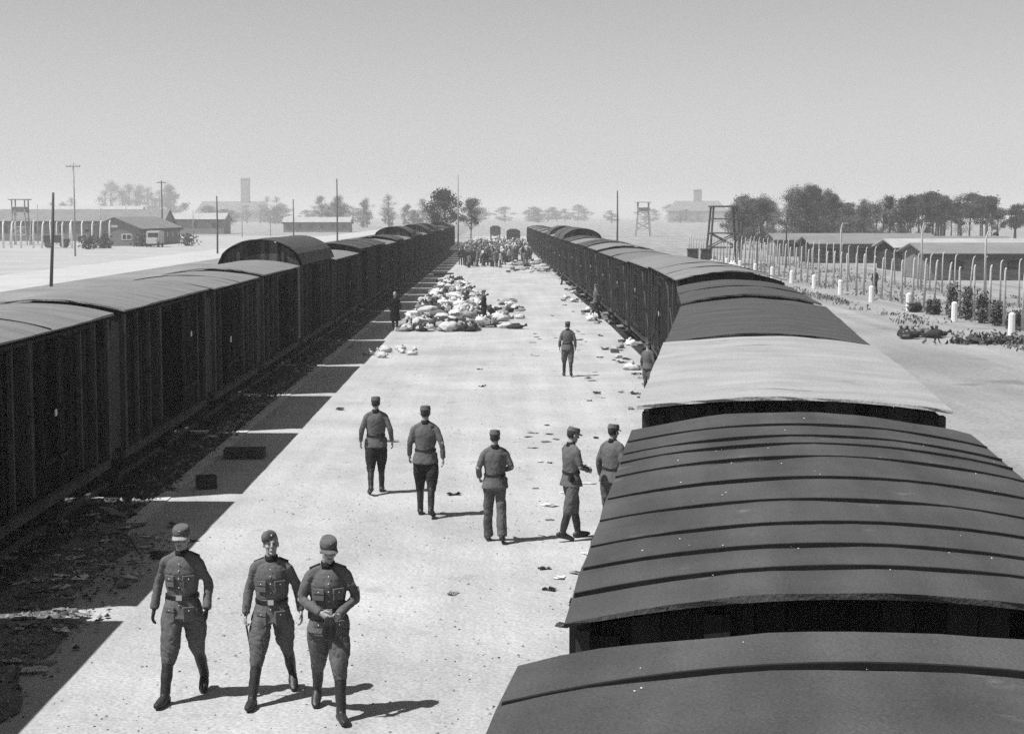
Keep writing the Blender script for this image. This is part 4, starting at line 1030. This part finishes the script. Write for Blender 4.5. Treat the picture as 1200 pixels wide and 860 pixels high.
# cart, lorry and shrubs at the roadside
t = thing('farm_cart', 'dark loaded cart standing between pole and gabled barrack', 'cart', (-70.5, 272, 0))
bm = bmesh.new(); box(bm, -1.9, 1.9, -.7, .7, .8, 1.4); box(bm, -2.1, .9, -.6, .6, 1.402, 2.0); obj('bed', bm, M_TRIM, t)
for x in (-1.2, 1.2):
    for y in (-.8, .8): bm = bmesh.new(); tube(bm, [(x, y - .05, .55), (x, y + .05, .55)], [.55] * 2, 14); obj('wheel', bm, M_POLE, t)
t = thing('parked_van', 'small pale van parked against the shaded side of the gabled barrack', 'van', (-56.6, 280, 0))
bm = bmesh.new(); box(bm, -1.1, 1.1, -1.2, 2.6, .5, 2.6); box(bm, -.9, .9, -2.4, -1.2, .5, 1.5); bmesh.ops.bevel(bm, geom=bm.edges[:], offset=.12, segments=2, affect='EDGES'); obj('body', bm, M_CONC, t)
bm = bmesh.new(); box(bm, -.85, .85, -1.23, -1.19, 1.6, 2.3); obj('windscreen', bm, M_GLASS, t)
for x in (-.95, .95):
    for y in (-1.6, 1.6): bm = bmesh.new(); tube(bm, [(x - .12, y, .4), (x + .12, y, .4)], [.4] * 2, 12); obj('wheel', bm, M_TYRE, t)

# ------------------------------------------------------------------ trees
def tree_proto(kind, seed):
    rd = random.Random(seed); t = thing('pine_tree' if kind in (0, 3) else 'leafy_tree' if kind == 1 else 'bare_tree', 'x', 'tree')
    bm = bmesh.new(); hh = 10.0; bend = rd.uniform(-.5, .5)
    top = V((bend, rd.uniform(-.4, .4), hh * .92)); tube(bm, [(0, 0, 0), (bend * .3, 0, hh * .35), (bend * .8, 0, hh * .65), top], [.2, .16, .11, .04], 7)
    cl = []
    n = {0: 13, 1: 22, 2: 18, 3: 26}[kind]
    for i in range(n):
        if kind == 0: z = rd.uniform(.5, 1.0) * hh; rad = (1.05 - abs(z / hh - .72) * 1.7) * 2.4; cr = rd.uniform(.7, 1.25)
        elif kind == 3: z = rd.uniform(.42, 1.0) * hh; rad = math.sin(min(1, (z / hh - .32) / .72) * math.pi) * 2.9 + .3; cr = rd.uniform(.9, 1.4)
        elif kind == 1: z = rd.uniform(.1, 1.0) * hh; rad = math.sin(min(1, (z / hh - .0) / 1.0) * math.pi) * 3.0 + .4; cr = rd.uniform(.8, 1.5)
        else: z = rd.uniform(.3, 1.0) * hh; rad = math.sin(min(1, (z / hh - .12) / .88) * math.pi) * 2.6 + .4; cr = rd.uniform(.8, 1.4)
        a = rd.uniform(0, 6.28); r = rad * rd.random() ** .6; c = V((math.cos(a) * r + bend * z / hh, math.sin(a) * r, z)); cl.append((c, cr))
        zb = max(hh * .2, z - r * .8 - .6); st = V((bend * zb / hh * .8, 0, min(zb, hh * .85))); tube(bm, [st, (st + c) / 2 + V((0, 0, .15)), c], [.06, .045, .015], 5)
    obj('trunk', bm, M_BARK, t, smooth=True)
    bm = bmesh.new()
    def pt():
        c, cr = rd.choice(cl); d = V((rd.gauss(0, 1), rd.gauss(0, 1), rd.gauss(0, .7))); return c + d * cr * .5
    foliage(bm, pt, {0: 2200, 1: 3600, 2: 2600, 3: 5000}[kind], {0: .15, 1: .13, 2: .08, 3: .15}[kind], rd)
    obj('crown', bm, M_LEAF[kind % 3], t, fix=False)
    return t
TP = {k: [tree_proto(k, 10 * k + i) for i in range(3)] for k in (0, 1, 2)}; TP[3] = [tree_proto(3, 77)] * 3
tused = set(); trd = random.Random(5)
def tree(x, y, hgt, kind, label, group=None, wide=1.0):
    i = trd.randrange(3) if kind != 3 else 0; src = TP[kind][i]; o = src if (kind, i) not in tused else dup(src, (0, 0, 0)); tused.add((kind, i))
    o.location = (x, y, 0); o.rotation_euler = (0, 0, trd.uniform(0, 6.28)); s = hgt / 10; o.scale = (s * wide, s * wide, s)
    tag(o, label, 'tree', group)
def tp(px, Y, pyt): return (px - 587) * Y / F, Y, H + (252 - pyt) * Y / F
import bisect
prof = [(862, 236), (885, 232), (905, 234), (925, 226), (950, 222), (970, 230), (985, 240), (1010, 238), (1040, 236), (1065, 234), (1085, 230), (1110, 232), (1130, 230), (1150, 234), (1180, 240), (1230, 236)]
def ptop(px):
    for (a, ya), (b, yb) in zip(prof, prof[1:]):
        if px <= b: return ya + (yb - ya) * (px - a) / (b - a)
    return prof[-1][1]
for i in range(105):
    px = trd.uniform(858, 1230); Y = trd.uniform(250, 350); x, y, hg = tp(px, Y, ptop(px) + trd.uniform(-4, 9))
    k = 0 if (1060 < px and trd.random() < .75) or trd.random() < .35 else (1 if trd.random() < .6 else 2)
    tree(x, y, hg, k, ['dark pine', 'bushy leafy tree', 'thin-twigged spring tree'][k] + ' in the wood behind the low barracks', 'trees of the wood behind the barracks', trd.uniform(.8, 1.15))
for px, pt in ((1041, 231), (1064, 230), (1161, 229)): x, y, hg = tp(px, 245, pt); tree(x, y, hg, 0, 'slim dark pine standing taller than the wood around it', 'tall slim pines before the wood', .55)
x, y, hg = tp(523, 290, 224); tree(x, y, hg, 3, 'dark round-crowned tree at the far end of the shaded train', None, .95)
x, y, hg = tp(552, 330, 234); tree(x, y, hg, 3, 'smaller dark tree next to the round-crowned one behind the crowd', None, .8)
for i in range(16):
    px = trd.gauss(393, 10) if i < 6 else trd.uniform(425, 515); Y = trd.uniform(640, 800); x, y, hg = tp(px, Y, trd.uniform(226, 238) if i < 6 else trd.uniform(230, 246)); tree(x, y, hg, 2 if i % 3 else 1, 'hazy spring tree in the clump beyond the shaded train', 'far spring trees beyond the shaded train')
for i in range(24):
    px = trd.uniform(125, 225) if i < 15 else trd.uniform(310, 345) if i < 19 else trd.uniform(60, 120); Y = trd.uniform(1150, 1400); x, y, hg = tp(px, Y, trd.uniform(212, 228) if i < 15 else trd.uniform(232, 242)); tree(x, y, hg, 2 if i % 3 else 1, 'faint hazy tree on the skyline behind the road', 'faint trees on the skyline')
for i in range(46):
    px = trd.uniform(230, 540); Y = trd.uniform(900, 1250); x, y, hg = tp(px, Y, trd.uniform(240, 248)); tree(x, y, hg, 1 + i % 2, 'low hazy tree in the tree line beyond the road', 'low hazy trees beyond the road', 2.0)
for i in range(22):
    px = trd.uniform(560, 860); Y = trd.uniform(1100, 1500); x, y, hg = tp(px, Y, trd.uniform(240, 247)); tree(x, y, hg, 1, 'pale distant tree on the skyline between the trains and the wood', 'pale skyline trees', 2.2)
for px, py, w_ in ((104, 292, 1.6), (122, 291, 1.2), (165, 289, 1.4), (220, 288, 1.5)):
    p = G(px, py); rd = random.Random(px); t = thing('dark_shrub', 'dark roadside shrub before the gabled barrack', 'shrub', p, 0, 'shrubs before the gabled barrack')
    bm = bmesh.new(); foliage(bm, lambda: V((rd.gauss(0, w_ * .5), rd.gauss(0, .5), 2.0 * rd.random())), 220, .22, rd); obj('foliage', bm, M_LEAF[0], t, fix=False)
    bm = bmesh.new(); tube(bm, [(0, 0, 0), (0, 0, 1.2)], [.06, .03], 6); obj('stem', bm, M_BARK, t)

# ------------------------------------------------------------------ haze
bm = bmesh.new(); box(bm, -2700, 2700, -400, 5100, -1.2, 40)
hm = bpy.data.materials.new('haze'); hm.use_nodes = True; hn = hm.node_tree; hn.nodes.clear()
hv = hn.nodes.new('ShaderNodeVolumePrincipled'); hv.inputs['Color'].default_value = (.95, .95, .95, 1); hv.inputs['Density'].default_value = .00055; hv.inputs['Anisotropy'].default_value = .2
ho = hn.nodes.new('ShaderNodeOutputMaterial'); hn.links.new(hv.outputs[0], ho.inputs['Volume'])
hz_o = obj('haze', bm, hm); hz_o['kind'] = 'stuff'
